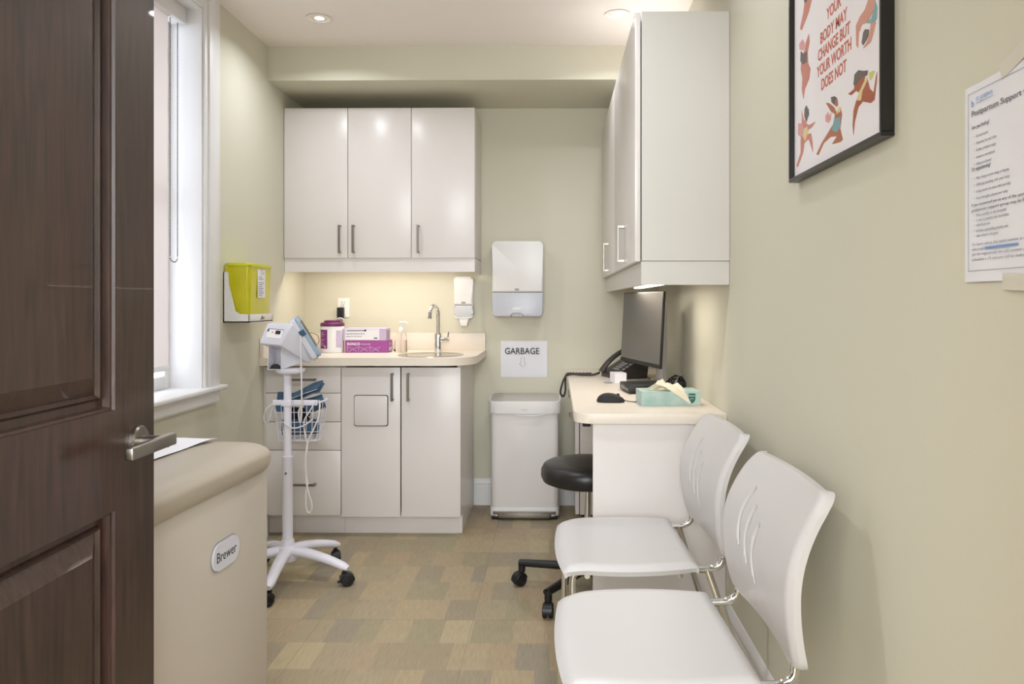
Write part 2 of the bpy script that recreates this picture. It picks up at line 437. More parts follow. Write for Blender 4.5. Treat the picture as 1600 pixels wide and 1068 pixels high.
def baseboard(name, p0, p1, nrm, label):
    b = BM(); p0 = Vector(p0); p1 = Vector(p1); n = Vector(nrm)
    prof = [(0, 0), (.016, 0), (.016, .105), (.012, .112), (.012, .122), (.014, .126), (.009, .142), (.004, .152), (0, .155)]
    vs = []
    for p in (p0, p1): vs.append([b.verts.new((p.x+n.x*d, p.y+n.y*d, z)) for d, z in prof])
    for k in range(len(prof)):
        b.faces.new((vs[0][k], vs[0][(k+1) % len(prof)], vs[1][(k+1) % len(prof)], vs[1][k]))
    b.faces.new(vs[0]); b.faces.new(vs[1][::-1])
    return struct(name, b, M['trim'], label, 'baseboard', angle=20)
baseboard('baseboard_back', (-.48, YB, 0), (XR, YB, 0), (0, -1, 0), 'white baseboard along the back wall behind the bin')
baseboard('baseboard_right', (XR, YF, 0), (XR, YB-.017, 0), (-1, 0, 0), 'white baseboard along the right wall behind the chairs')
baseboard('baseboard_left', (XL, YF, 0), (XL, 3.79, 0), (1, 0, 0), 'white baseboard along the left wall below the window')

# ---- frame invented to go around the added hallway fill lamp, unseen behind the camera
wb2 = BM(); 
for (x0, x1, z0, z1) in ((-1.15, .95, .94, 1.02), (-1.15, .95, 2.22, 2.30), (-1.15, -1.05, 1.02, 2.22), (.85, .95, 1.02, 2.22), (-.12, -.08, 1.02, 2.22)): box(wb2, x0, x1, HY, HY+.03, z0, z1, .003)
struct('hall_fill_frame', wb2, M['trim'], 'made-up white frame around the added fill lamp behind the camera', 'window')
# ---- window on the left wall
win = thing('window_1', 'white framed window with deep sill in the left wall', 'window', (XL, 2.675, .815), kind='structure')
b = BM()   # reveal lining
box(b, XL-.158, XL+.001, WY1-.012, WY1, WZ0, WZ1); box(b, XL-.158, XL+.001, WY0, WY0+.012, WZ0, WZ1); box(b, XL-.158, XL+.001, WY0+.0125, WY1-.0125, WZ1-.012, WZ1)
islands('reveal', b, M['trim'], win, world=True)
b = BM()   # casing: two stepped boards each side and a head
for (y0, y1) in ((WY1-.006, 3.236), (WY0-.116, WY0+.006)):
    yi = (y0, y0+.026) if y1 > 3 else (y1-.026, y1); ym = (y0+.026, y1) if y1 > 3 else (y0, y1-.026)
    box(b, XL, XL+.013, yi[0], yi[1], .832, 2.504, .002); box(b, XL, XL+.021, ym[0]+.0002, ym[1]-.0002, .832, 2.504, .003)
box(b, XL, XL+.013, WY0+.0065, WY1-.0065, WZ1-.004, 2.504, .002)
islands('casing', b, M['trim'], win, world=True)
b = BM(); box(b, XL-.158, XL+.045, WY0-.15, 3.262, .812, .832, .006, 3); mk('sill', b, M['trim'], win, world=True)
b = BM(); 
prism(b, [(0, .754), (.014, .756), (.02, .765), (.016, .79), (.022, .812), (0, .812)], WY0-.116, 3.232, mx=Matrix(((1, 0, 0, XL), (0, 0, 1, 0), (0, 1, 0, 0), (0, 0, 0, 1))))
mk('apron', b, M['trim'], win, world=True)
b = BM()
fx0, fx1 = XL-.158, XL-.134
for (y0, y1, z0, z1) in ((WY0+.012, WY0+.06, .832, WZ1-.012), (WY1-.05, WY1-.012, .832, WZ1-.012), (WY0+.06, WY1-.05, .832, .885), (WY0+.06, WY1-.05, WZ1-.06, WZ1-.012), (WY0+.06, WY1-.05, 1.60, 1.64)):
    box(b, fx0, fx1, y0, y1, z0, z1, .003)
mk('window_frame', b, M['trim'], win, world=True)
b = BM(); add(b, [(XL-.1352, y, z) for y, z in ((WY0+.058, .883), (WY1-.048, .883), (WY1-.048, WZ1-.058), (WY0+.058, WZ1-.058))], [(0, 1, 2, 3)]); mk('pane', b, glaze(), win, world=True)
b = BM(); box(b, XL-.1335, XL-.126, WY1-.20, WY1-.16, .846, .868, .002); mk('latch', b, M['lgrey'], win, world=True)

bl = thing('roller_blind', 'white roller blind pulled down inside the window recess', 'blind', (XL-.04, 2.675, .93))
b = BM(); box(b, XL-.118, XL-.058, WY0+.016, 3.095, 2.345, 2.412, .004, 2); mk('cassette', b, M['trim'], bl, world=True)
b = BM()
n = 24
for j, z in enumerate([2.36, .93]):
    pass
vs = [[b.verts.new((XL-.085+.0012*math.sin(j*1.7), WY0+.02+(3.0-WY0-.02)*i/12, 2.36-(2.36-.93)*j/n)) for i in range(13)] for j in range(n+1)]
v2 = [[b.verts.new((v.co.x-.0008, v.co.y, v.co.z)) for v in r] for r in vs]
for j in range(n):
    for i in range(12):
        b.faces.new((vs[j][i], vs[j][i+1], vs[j+1][i+1], vs[j+1][i])); b.faces.new((v2[j][i], v2[j+1][i], v2[j+1][i+1], v2[j][i+1]))
mk('blind_fabric', b, M['fabric'], bl, world=True)
b = BM(); box(b, XL-.091, XL-.079, WY0+.02, 3.0, .915, .94, .004); mk('bottom_bar', b, M['trim'], bl, world=True)
b = BM()
zz = 2.35
pts = []
for k in range(0, 130): pts.append((XL-.085, 3.017, 2.35-k*.0075))
for a in range(1, 8): pts.append((XL-.085, 3.017+.030*(1-math.cos(PI*a/8)), 2.35-.975-.02*math.sin(PI*a/8)))
for k in range(129, -1, -1): pts.append((XL-.085, 3.077, 2.35-k*.0075))
for p in pts: lathe(b, [(.0001, -.0028), (.0026, -.0015), (.0026, .0015), (.0001, .0028)], 5, p)
tube(b, pts, .0006, 4)
mk('bead_chain', b, M['phone'], bl, world=True)

# ---- open door with raised panels
dth = .024
dor = thing('door_1', 'dark stained wooden panel door standing open on the left', 'door', (-.703+.0216, .4, 0), kind='structure')
# local frame of the leaf: s from the free edge towards the hinge, t out of the face (+X), z up
Dm = Matrix(((.024, 1, 0, -.703), (-.9997, .024, 0, 1.3), (0, 0, 1, 0), (0, 0, 0, 1)))
DW, DH, DT = .90, 2.03, .04
def leaf():
    b = BM(); t = BM()
    cols_ = [0, .12, .78, DW]; rows = [.008, .25, .859, 1.019, 1.90, DH]
    for side in (0, 1):
        tt = lambda d: d if side == 0 else -DT-d
        for i in range(3):
            for j in range(5):
                s0, s1, z0, z1 = cols_[i], cols_[i+1], rows[j], rows[j+1]
                if i == 1 and j in (1, 3):
                    prof = [(0, 0), (.0012, -.005), (.0045, -.006), (.006, -.017), (.017, -.018), (.022, -.011), (.027, -.017), (.056, -.003)]
                    rings = []
                    for ins, dep in prof:
                        rings.append([t.verts.new((s, tt(dep), z)) for s, z in ((s0+ins, z0+ins), (s1-ins, z0+ins), (s1-ins, z1-ins), (s0+ins, z1-ins))])
                    for A, B in zip(rings, rings[1:]):
                        for k in range(4): t.faces.new((A[k], A[(k+1) % 4], B[(k+1) % 4], B[k]))
                    t.faces.new(rings[-1])
                else:
                    t.faces.new([t.verts.new((s, tt(0), z)) for s, z in ((s0, z0), (s1, z0), (s1, z1), (s0, z1))])
    for i in range(3):
        for z in (rows[0], rows[-1]): t.faces.new([t.verts.new((s, d, z)) for s, d in ((cols_[i], 0), (cols_[i+1], 0), (cols_[i+1], -DT), (cols_[i], -DT))])
    for j in range(5):
        for s in (0, DW): t.faces.new([t.verts.new((s, d, z)) for z, d in ((rows[j], 0), (rows[j+1], 0), (rows[j+1], -DT), (rows[j], -DT))])
    merge(b, t, mx=Dm); return b
mk('leaf', leaf(), M['wood'], dor, world=True, angle=12)
def handle(sgn):
    b = BM(); t0 = 0 if sgn > 0 else -DT
    T = lambda s, t, z: Dm @ Vector((s, t0+sgn*t, z))
    hz = .957
    cyl(b, T(.054, 0, hz), T(.054, .005, hz), .027, 32); cyl(b, T(.054, .005, hz), T(.054, .008, hz), .0265, 32, .024)
    cyl(b, T(.054, .007, hz), T(.054, .052, hz), .0105, 20)
    t = BM(); box(t, .040, .178, .046, .060, -.0075, .0125, .003, 3)
    if sgn < 0:
        for v in t.verts: v.co.y = -DT-v.co.y
    t.transform(Matrix.Translation((0, 0, hz))); merge(b, t, mx=Dm)
    return b
mk('door_handle', handle(1), M['steel'], dor, world=True, label='brushed nickel lever handle')
mk('door_handle', handle(-1), M['steel'], dor, world=True)
b = BM()
for z in (.25, 1.0, 1.8): 
    p = Dm @ Vector((DW+.004, .004, z)); cyl(b, p, p+Vector((0, 0, .1)), .006, 10)
islands('hinge', b, M['steel'], dor, world=True)

# ---- recessed ceiling lights
def downlight(x, y, label, k=1.0):
    t = thing('recessed_light', label, 'ceiling light', (x, y, ZC), group='recessed ceiling lights')
    b = BM(); lathe(b, [(.058, -.001), (.060, -.004), (.054, -.006), (.044, -.004), (.036, .006), (.030, .022), (.0295, .022), (.058, .0)], 40); mk('trim_ring', b, M['ceiling'], t)
    # the lens of the lamp, tilted gimbal
    b = BM(); lathe(b, [(.0001, -.002), (.015, -.0025), (.021, -.001), (.021, .004), (.0001, .004)], 28); 
    o = mk('bulb', b, M['lamp'], t)
    l = area('downlight_lamp', (x, y, ZC-.012), (0, 0, 0), .09, .09, DOWN_POWER*k, WARM, 'DISK', math.radians(150))
downlight(-1.094, 3.45, 'recessed ceiling light on the left, above the wall cabinet by the window', .6)
downlight(.284, 3.417, 'recessed ceiling light on the right, beside the near wall cabinet', .65)
downlight(-.85, 2.1, 'recessed ceiling light near the doorway over the exam table, out of frame', 1.1)
downlight(.15, 2.1, 'recessed ceiling light near the doorway above the chairs, out of frame', .4)

# ================================================================== cabinets
def bar_handle(p0, p1, out, name='handle', parent=None, stand=.03, ww=.006):
    """slim bow handle: two posts and a bar standing off the face along out"""
    p0 = Vector(p0); p1 = Vector(p1); o = Vector(out).normalized(); b = BM()
    d = (p1-p0).normalized(); side = d.cross(o)
    def slab(a, c, n0, n1, hw):
        P = [a-side*hw+o*n0, a+side*hw+o*n0, c+side*hw+o*n0, c-side*hw+o*n0]; Q = [p+o*(n1-n0) for p in P]
        t = BM(); add(t, [*P, *Q], [(0, 1, 2, 3), (4, 7, 6, 5), (0, 4, 5, 1), (1, 5, 6, 2), (2, 6, 7, 3), (3, 7, 4, 0)])
        bmesh.ops.recalc_face_normals(t, faces=t.faces)
        bmesh.ops.bevel(t, geom=list(t.edges), offset=.0012, segments=1, affect='EDGES'); merge(b, t)
    slab(p0, p1, stand-.006, stand, ww); slab(p0, p0+d*.011, 0, stand-.0055, ww); slab(p1-d*.011, p1, 0, stand-.0055, ww)
    return mk(name, b, M['steel'], parent, world=True)
# -- upper cabinets on the back wall
UZ0, UZ1, UYF = 1.431, 2.245, 4.05
def wall_unit(x0, x1, doors, label):
    t = thing('wall_cabinet', label, 'wall cabinet', ((x0+x1)/2, 4.22, UZ0), group='white wall cabinets over the sink counter')
    b = BM(); box(b, x0, x1, UYF+.021, YB-.001, UZ0+.002, UZ1-.002, .001, 1); mk('body', b, M['cabin'], t, world=True)
    for (a, c, hx) in doors:
        b = BM(); box(b, a+.0015, c-.0015, UYF, UYF+.019, UZ0, UZ1, .0012, 2); d = mk('door', b, M['cab'], t, world=True)
        bar_handle((hx, UYF, 1.456), (hx, UYF, 1.608), (0, -1, 0), parent=d)
    return t
X = lambda px, Y: (px-868)/1168*Y
ua, ub, uc, ud = -1.478, -1.1295, -.783, -.4375
wall_unit(ua, uc, [(ua, ub, X(530.5, 4.05)), (ub, uc, X(552, 4.05))], 'white gloss two-door wall cabinet above the counter, nearer the window')
wall_unit(uc+.001, ud, [(uc, ud, X(653.5, 4.05))], 'white gloss single-door wall cabinet above the sink, beside the towel dispenser')
b = BM(); box(b, XL+.001, ud-.002, UYF+.012, UYF+.03, 1.355, UZ0, .001, 1); box(b, ud-.018, ud-.002, UYF+.03, YB-.001, 1.355, UZ0, .001, 1)
mk('light_rail', b, M['cab'], label='white light rail board under the wall cabinets over the sink', cat='trim board')
lb = thing('under_cabinet_light', 'slim bar light under the wall cabinets over the sink counter', 'light', (-.96, 4.12, UZ0-.03), group='under cabinet lights')
b = BM(); box(b, -1.35, -.57, 4.10, 4.14, UZ0-.024, UZ0+.001, .003); mk('housing', b, M['plastic'], lb, world=True)
b = BM(); box(b, -1.34, -.58, 4.105, 4.135, UZ0-.029, UZ0-.0235, .002); mk('tube', b, M['lampbar'], lb, world=True)
area('under_light_sink', (-.96, 4.12, UZ0-.032), (0, 0, 0), .74, .03, UNDER_POWER, (1, .91, .77))

# -- base cabinets
BYF = 3.775
BX1 = -.482
def X2(px): return (px-868)/1168*BYF
def Z2(py): return 1.19-(py-472)/1168*BYF
xs = [X2(413), X2(532), X2(626), X2(719.3)]
db = thing('base_cabinet', 'white drawer cabinet with four drawers behind the vital signs stand', 'base cabinet', (X2(472), 4.08, 0), group='white base cabinets under the sink counter')
b = BM(); box(b, XL+.001, xs[1], BYF+.021, YB-.001, .10, .872); mk('body', b, M['cabin'], db, world=True)
b = BM(); box(b, XL+.001, xs[1], BYF+.075, YB-.02, 0, .10); mk('plinth', b, M['cab'], db, world=True)
b = BM(); box(b, XL+.001, xs[0]-.002, BYF+.003, BYF+.021, .10, .865); mk('filler_strip', b, M['cab'], db, world=True)
zs = [Z2(574), Z2(615), Z2(660), Z2(704.5), Z2(806.5)]
hy = [592.8, 637, 682, 756.6]
for k in range(4):
    b = BM(); box(b, xs[0], xs[1]-.003, BYF, BYF+.019, zs[k+1]+.003, zs[k], .0012, 2); d = mk('drawer', b, M['cab'], db, world=True)
    if k != 1: bar_handle((X2(450), BYF, Z2(hy[k])), (X2(493), BYF, Z2(hy[k])), (0, -1, 0), parent=d)
sb = thing('base_cabinet', 'white two-door base cabinet under the sink', 'base cabinet', (X2(626), 4.08, 0), group='white base cabinets under the sink counter')
b = BM(); box(b, xs[1]+.001, xs[1]+.018, BYF+.021, YB-.001, .10, .872); box(b, xs[1]+.018, BX1-.018, BYF+.021, YB-.001, .10, .118); box(b, xs[1]+.018, BX1-.018, YB-.012, YB-.001, .118, .872); mk('body', b, M['cabin'], sb, world=True)
b = BM(); box(b, xs[1]+.001, BX1-.0185, BYF+.075, YB-.02, 0, .099); mk('plinth', b, M['cab'], sb, world=True)
b = BM()
prism(b, [(BYF+.018, .102), (BYF+.075, .102), (BYF+.075, .001), (YB-.001, .001), (YB-.001, .873), (BYF+.018, .873)], BX1-.018, BX1+.001, mx=Matrix(((0, 0, 1, 0), (1, 0, 0, 0), (0, 1, 0, 0), (0, 0, 0, 1))))
mk('side_panel', b, M['cab'], sb, world=True)
for (a, c, hx) in ((xs[1]+.001, xs[2]-.004, X2(613)), (xs[2]+.002, xs[3], X2(638))):
    b = BM(); box(b, a, c, BYF, BYF+.019, .104, zs[0], .0012, 2); d = mk('door', b, M['cab'], sb, world=True)
    bar_handle((hx, BYF, Z2(626)), (hx, BYF, Z2(582.5)), (0, -1, 0), parent=d)
cp = thing('cover_plate', 'small square white plate stuck on the left sink cabinet door', 'plate', (X2(579), BYF, Z2(665)))
b = BM(); prism(b, rrect(X2(553.5), X2(605), Z2(664.5), Z2(618), .010), 0, .009, .002, mx=Matrix(((1, 0, 0, 0), (0, 0, -1, BYF-.0005), (0, 1, 0, 0), (0, 0, 0, 1)))); mk('plate', b, M['cab'], cp, world=True)
b = BM(); prism(b, rrect(X2(552.5), X2(606), Z2(665.8), Z2(617), .011), 0, .0035, 0, mx=Matrix(((1, 0, 0, 0), (0, 0, -1, BYF-.0003), (0, 1, 0, 0), (0, 0, 0, 1)))); mk('dark_edge', b, M['gap'], cp, world=True)  # thin dark edge drawn around the plate

# -- worktop with the round sink hole
CZ0, CZ1, CYF, CX1 = .873, .912, 3.715, -.408
SX, SY, SR = -.657, 3.935, .158
def worktop():
    outer = [(XL+.001, CYF)]+[(CX1-.155+.155*math.sin(a)**.9 if a else CX1-.155, CYF+.19-.19*math.cos(a)) for a in [PI/2*k/10 for k in range(11)]]+[(CX1, YB-.001), (XL+.001, YB-.001)]
    b = BM()
    for z, top in ((CZ0, 0), (CZ1, 1)):
        vo = [b.verts.new((x, y, z)) for x, y in outer]; vi = [b.verts.new((SX+SR*math.cos(2*PI*k/40), SY+SR*math.sin(2*PI*k/40), z)) for k in range(40)]
        es = [b.edges.new((vo[i], vo[(i+1) % len(vo)])) for i in range(len(vo))]+[b.edges.new((vi[i], vi[(i+1) % 40])) for i in range(40)]
        bmesh.ops.triangle_fill(b, use_beauty=True, edges=es)
        if not top: lo, li = vo, vi
    for i in range(len(vo)): b.faces.new((lo[i], lo[(i+1) % len(vo)], vo[(i+1) % len(vo)], vo[i]))
    for i in range(40): b.faces.new((li[i], li[(i+1) % 40], vi[(i+1) % 40], vi[i]))
    return b
ct = thing('worktop', 'cream laminate worktop with rounded corner holding the round sink', 'worktop', (-.95, 4.05, CZ0))
mk('slab', worktop(), M['counter'], ct, world=True, angle=25)
b = BM(); box(b, XL+.001, CX1-.004, YB-.021, YB-.001, CZ1, CZ1+.098, .002); mk('backsplash', b, M['counter'], label='long cream laminate backsplash strip along the back wall behind the faucet', cat='backsplash')
b = BM(); box(b, XL+.001, XL+.021, CYF+.002, YB-.0215, CZ1, CZ1+.098, .002); mk('backsplash', b, M['counter'], label='short cream laminate backsplash strip on the left wall under the sharps container', cat='backsplash')
sk = thing('sink', 'small round stainless steel sink set in the worktop', 'sink', (SX, SY, CZ1))
b = BM(); lathe(b, [(.173, .0005), (.173, .003), (.166, .004), (.156, .0005), (.140, -.012), (.128, -.09), (.105, -.118), (.03, -.128), (.029, -.132), (.11, -.122), (.133, -.09), (.145, -.012), (.157, -.0005)], 48)
mk('basin', b, M['sinksteel'], sk)
b = BM(); lathe(b, [(.026, -.1275), (.026, -.124), (.02, -.123), (.018, -.126), (.0001, -.126)], 24); mk('drain', b, M['chrome'], sk)

def faucet():
    x, y = -.662, 4.205
    t = thing('faucet', 'tall chrome gooseneck faucet behind the round sink', 'faucet', (x, y, CZ1))
    b = BM(); lathe(b, [(.0001, 0), (.024, 0), (.024, .004), (.019, .008), (.019, .095), (.0165, .105), (.0001, .106)], 28); mk('body', b, M['chrome'], t)
    b = BM(); dx, dy = -.030, -.090
    c = [(0, 0, .10), (0, 0, .21)]
    n = 14; R = .048; 
    for k in range(1, n+1):
        a = PI*.93*k/n; q = R*(1-math.cos(a)); c.append((dx/.0949*q, dy/.0949*q, .21+R*math.sin(a)))
    e = c[-1]; c.append((e[0]+dx*.04, e[1]+dy*.04, e[2]-.022))
    tube(b, c, .0105, 18)
    e = c[-1]; cyl(b, e, (e[0]+dx*.02, e[1]+dy*.02, e[2]-.012), .0125, 18)
    mk('spout', b, M['chrome'], t)
    b = BM(); cyl(b, (.012, 0, .066), (.064, -.006, .068), .0135, 18); cyl(b, (.055, -.005, .070), (.060, -.005, .112), .0038, 10); mk('lever', b, M['chrome'], t)
faucet()

# ================================================================== things on the counter
tub = thing('wipes_canister', 'white wipes canister with purple lid and printed purple label', 'canister', (-1.237, 4.13, CZ1))
b = BM(); lathe(b, [(.0001, 0), (.060, 0), (.063, .004), (.063, .146), (.061, .149), (.0001, .149)], 40); mk('tub', b, M['plastic'], tub)
b = BM(); lathe(b, [(.064, .146), (.0655, .148), (.0655, .160), (.061, .165), (.046, .167), (.044, .176), (.030, .179), (.0001, .179)], 40); mk('lid', b, M['purple'], tub)
b = BM(); tube(b, smooth_path([(.025, 0, .172), (.035, -.006, .186), (.052, -.004, .187), (.06, .0, .178)], 5), [.012]*12+[.013]*4, 8, flat=(1, .35)); mk('wipe', b, M['paper'], tub)
def wraplabel(b, r, a0, a1, z0, z1, off=.0006, n=14):
    t = BM(); A = [t.verts.new(((r+off)*math.sin(a), -(r+off)*math.cos(a), z)) for z in (z0, z1) for a in [a0+(a1-a0)*k/n for k in range(n+1)]]
    for k in range(n): t.faces.new((A[k], A[k+1], A[n+2+k], A[n+1+k]))
    merge(b, t)
b = BM(); wraplabel(b, .063, -1.15, -.15, .024, .128); mk('label_print', b, M['purplel'], tub)
b = BM()
for k in range(8):
    if k != 4: wraplabel(b, .063, -1.0+.02*(k % 2), -.42-.12*(k % 3), .042+k*.0098, .0445+k*.0098, .0009)
wraplabel(b, .063, -.45, -.28, .030, .040, .0009)
mk('fine_print', b, M['lilac'], tub)
b = BM(); wraplabel(b, .063, .6, 1.15, .03, .125); mk('side_label', b, M['lilac'], tub)

def glove_box(z, label, upper, dx):
    t = thing('glove_box', label, 'glove box', (-1.055+dx, 4.17, z), rz=.02, group='boxes of gloves on the counter')
    b = BM(); box(b, -.118, .118, -.06, .06, 0, .067, .0015, 1); mk('carton', b, M['lilac'] if upper else M['magenta'], t)
    F = plane_mx((-.118, -.0603, 0), (1, 0, 0), (0, 0, 1))
    b = BM()
    if upper:
        box(b, .012, .20, .004, .063, 0, .0004, mx=F); mk('front_label', b, M['whitep'], t)
        b = BM(); text(b, 'Latex-Free Vinyl Exam Gloves', .011, F @ Matrix.Translation((.018, .034, .0006)), width=.10); text(b, 'powder free medical grade', .008, F @ Matrix.Translation((.018, .020, .0006)), width=.085)
        box(b, .02, .12, .052, .056, .0004, .0007, mx=F); box(b, .118, .128, .050, .060, .0004, .0007, mx=F); box(b, .17, .19, .01, .016, .0004, .0007, mx=F)
        mk('lettering', b, M['ink'], t)
        b = BM(); G = plane_mx((.1183, -.05, 0), (0, 1, 0), (0, 0, 1))
        for k in range(5): box(b, .008, .09, .01+k*.01, .014+k*.01, 0, .0004, mx=G)
        mk('side_print', b, M['purplel'], t)
    else:
        text(b, 'RONCO', .019, F @ Matrix.Translation((.012, .042, .0006)), width=.07, bold=.0006); text(b, 'NITRILE EXAM', .009, F @ Matrix.Translation((.088, .044, .0006)), width=.05); mk('lettering', b, M['whitep'], t)
        b = BM()
        for k in range(3):
            x = .012+k*.062; tube(b, [(x, 0, .005), (x, 0, .034), (x+.006, 0, .036)], .0012, 6); tube(b, smooth_path([(x, 0, .03), (x+.03, 0, .024), (x+.058, 0, .031)], 6), .0012, 6); tube(b, smooth_path([(x+.01, 0, .006), (x+.03, 0, .018), (x+.05, 0, .008)], 6), .0016, 6)
        b.transform(Matrix.Translation((-.118, -.0605, 0))); mk('wave_print', b, M['lilac'], t)
        b = BM(); G = plane_mx((.1183, -.05, 0), (0, 1, 0), (0, 0, 1)); text(b, 'RONCO', .02, G @ Matrix.Translation((.012, .040, .0004)), width=.07); box(b, .01, .09, .008, .03, 0, .0003, mx=G); mk('side_print', b, M['lilac'], t)
glove_box(CZ1, 'magenta glove box, lower of the two stacked on the counter', False, .012)
glove_box(CZ1+.0675, 'pale lilac and grey glove box, upper of the stacked two', True, 0)

sa = thing('sanitizer_bottle', 'clear pump bottle of hand sanitizer between glove boxes and sink', 'bottle', (-.855, 4.13, CZ1))
b = BM(); lathe(b, [(.0001, 0), (.031, 0), (.033, .004), (.033, .085), (.028, .104), (.015, .114), (.013, .122), (.0001, .122)], 28, sy=.72); mk('bottle', b, M['clear'], sa)
b = BM(); lathe(b, [(.0001, .003), (.029, .003), (.0305, .007), (.0305, .070), (.0001, .070)], 28, sy=.7); mk('gel', b, M['gel'], sa)
b = BM(); lathe(b, [(.0001, .115), (.014, .115), (.014, .132), (.009, .14), (.004, .142), (.004, .163), (.0001, .163)], 20); tube(b, smooth_path([(-.008, 0, .166), (.01, 0, .168), (.03, 0, .165), (.037, 0, .158)], 4), [.006]*9+[.005, .0045, .004, .004], 10, flat=(.9, .9)); cyl(b, (0, 0, .01), (0, 0, .12), .002, 6); mk('pump', b, M['plastic'], sa)
b = BM(); box(b, -.036, -.027, -.026, -.024, .008, .02, .001); box(b, -.0325, -.0315, -.0255, -.0245, .02, .06); mk('tag', b, M['ink'], sa)

ch = thing('desk_charger', 'small rounded white charger base behind the stand at counter end', 'charger', (-1.352, 4.1, CZ1))
b = BM(); lathe(b, [(.0001, 0), (.034, 0), (.036, .006), (.033, .035), (.026, .052), (.012, .058), (.0001, .058)], 28, power=2.6); mk('base', b, M['plastic'], ch)
b = BM(); box(b, -.037, -.014, -.012, .012, .045, .105, .003); mk('plug', b, M['black'], ch)
b = BM()
tube(b, smooth_path([(-.025, 0, .10), (-.03, .01, .085), (.0, .0, .07), (.02, -.01, .055), (.034, -.03, .03), (.04, -.025, .003), (.042, 0, .0025), (.044, .03, .0025)], 6), .0016, 6)
tube(b, smooth_path([(-.05, .02, .07), (-.03, .02, .1), (.0, .02, .108), (.035, .02, .095), (.043, .02, .06), (.03, .01, .03), (.043, .03, .004)], 6), .0016, 6)
tube(b, smooth_path([(-.045, .01, .09), (0, .015, .09), (.02, .0, .07), (.03, 0, .04)], 6), .0016, 6)
mk('cable', b, M['black'], ch)

# outlet and adapter
ou = thing('wall_outlet', 'white duplex outlet plate on the wall over the counter', 'outlet', (-1.250, YB, 1.158))
b = BM(); prism(b, rrect(-.035, .035, -.057, .057, .005), 0, .006, .002, mx=plane_mx((0, 0, 0), (1, 0, 0), (0, 0, 1))); mk('plate', b, M['outlet'], ou)
b = BM(); 
for z in (.026, -.026): prism(b, rrect(-.017, .017, z-.021, z+.021, .006), .006, .0075, .0005, mx=plane_mx((0, 0, 0), (1, 0, 0), (0, 0, 1)))
islands('socket', b, M['plastic'], ou)
b = BM()
for z in (.026,): 
    for x in (-.006, .006): box(b, x-.001, x+.001, -.0079, -.0074, z, z+.010)
    cyl(b, (0, -.0074, z-.009), (0, -.008, z-.009), .0025, 10)
mk('slot', b, M['blackm'], ou)
ad = thing('power_adapter', 'black plug adapter in the lower socket of the outlet', 'adapter', (-1.262, YB-.008, 1.098))
b = BM(); box(b, -.019, .019, -.032, 0, 0, .062, .004, 3); mk('block', b, M['black'], ad)
b = BM(); tube(b, smooth_path([(.006, -.02, .002), (.008, -.022, -.02), (.02, -.022, -.04), (.01, -.03, -.08), (-.02, -.04, -.13), (-.05, -.05, -.165), (-.06, -.06, -.183)], 6), .002, 6); mk('cord', b, M['black'], ad)

# soap dispenser
sd = thing('soap_dispenser', 'slim white soap dispenser on the wall right of the faucet', 'soap dispenser', (X(725.5, 4.35), YB, 1.05))
def Dz(py): return 1.19-(py-472)/269.5-1.05
P = plane_mx((0, 0, 0), (1, 0, 0), (0, 0, 1))
b = BM(); prism(b, rrect(-.052, .052, Dz(490), Dz(433), (.006, .006, .012, .012)), 0, .075, 0, mx=P); 
prism(b, rrect(-.056, .056, Dz(476.5), Dz(432.5), (0, 0, .016, .016)), .06, .098, .012, 4, mx=P); mk('cover', b, M['plastic'], sd)
b = BM(); prism(b, rrect(-.056, .056, Dz(493), Dz(476.6), (.014, .014, 0, 0)), .02, .096, .010, 3, mx=P); mk('window', b, M['lgrey'], sd)
b = BM(); prism(b, [(-.03, Dz(493)), (.03, Dz(493)), (.024, Dz(500)), (.020, Dz(509)), (-.020, Dz(509)), (-.024, Dz(500))], .025, .085, .004, 2, mx=P); prism(b, rrect(-.052, .052, Dz(497), Dz(489), .012), .02, .09, .005, 2, mx=P); mk('nozzle', b, M['plastic'], sd)
b = BM(); prism(b, rrect(-.012, .012, Dz(474), Dz(471), .003), .098, .0987, mx=P); mk('emblem', b, M['grey'], sd)
# towel dispenser
td = thing('towel_dispenser', 'large white paper towel dispenser on the wall above the garbage sign', 'towel dispenser', (X(809, 4.33), YB, 1.10))
def Tz(py): return 1.19-(py-472)/270.5-1.10
b = BM(); prism(b, rrect(-.144, .144, Tz(494), Tz(380), .02), 0, .075, 0, mx=P); mk('back', b, M['lgrey'], td)
b = BM(); prism(b, rrect(-.147, .147, Tz(456), Tz(377), (0, 0, .022, .022), 8), .02, .105, .008, 3, mx=P); mk('cover', b, M['plastic'], td)
zt, zn, zb = Tz(456.4), Tz(490), Tz(494.5)
b = BM(); prism(b, [(-.147, zt), (-.145, zb+.02), (-.138, zb+.005), (-.125, zb), (-.037, zb), (-.034, zn+.012), (.028, zn+.012), (.031, zb), (.125, zb), (.138, zb+.005), (.145, zb+.02), (.147, zt)], .02, .1, .006, 3, mx=P); mk('window', b, M['frost'], td)
b = BM(); t_ = BM(); lathe(t_, [(.0001, 0), (.03, 0), (.03, .004), (.0001, .004)], 24, sy=.33); t_.transform(P @ Matrix.Translation((-.002, zn+.030, .099))); merge(b, t_); mk('towel', b, M['paper'], td)
b = BM(); prism(b, rrect(-.016, .008, Tz(454), Tz(450.5), .004), .105, .1056, mx=P); mk('emblem', b, M['grey'], td)
b = BM(); box(b, .1405, .1475, -.06, -.052, Tz(437.5), Tz(433), .001); mk('lock', b, M['blackm'], td)
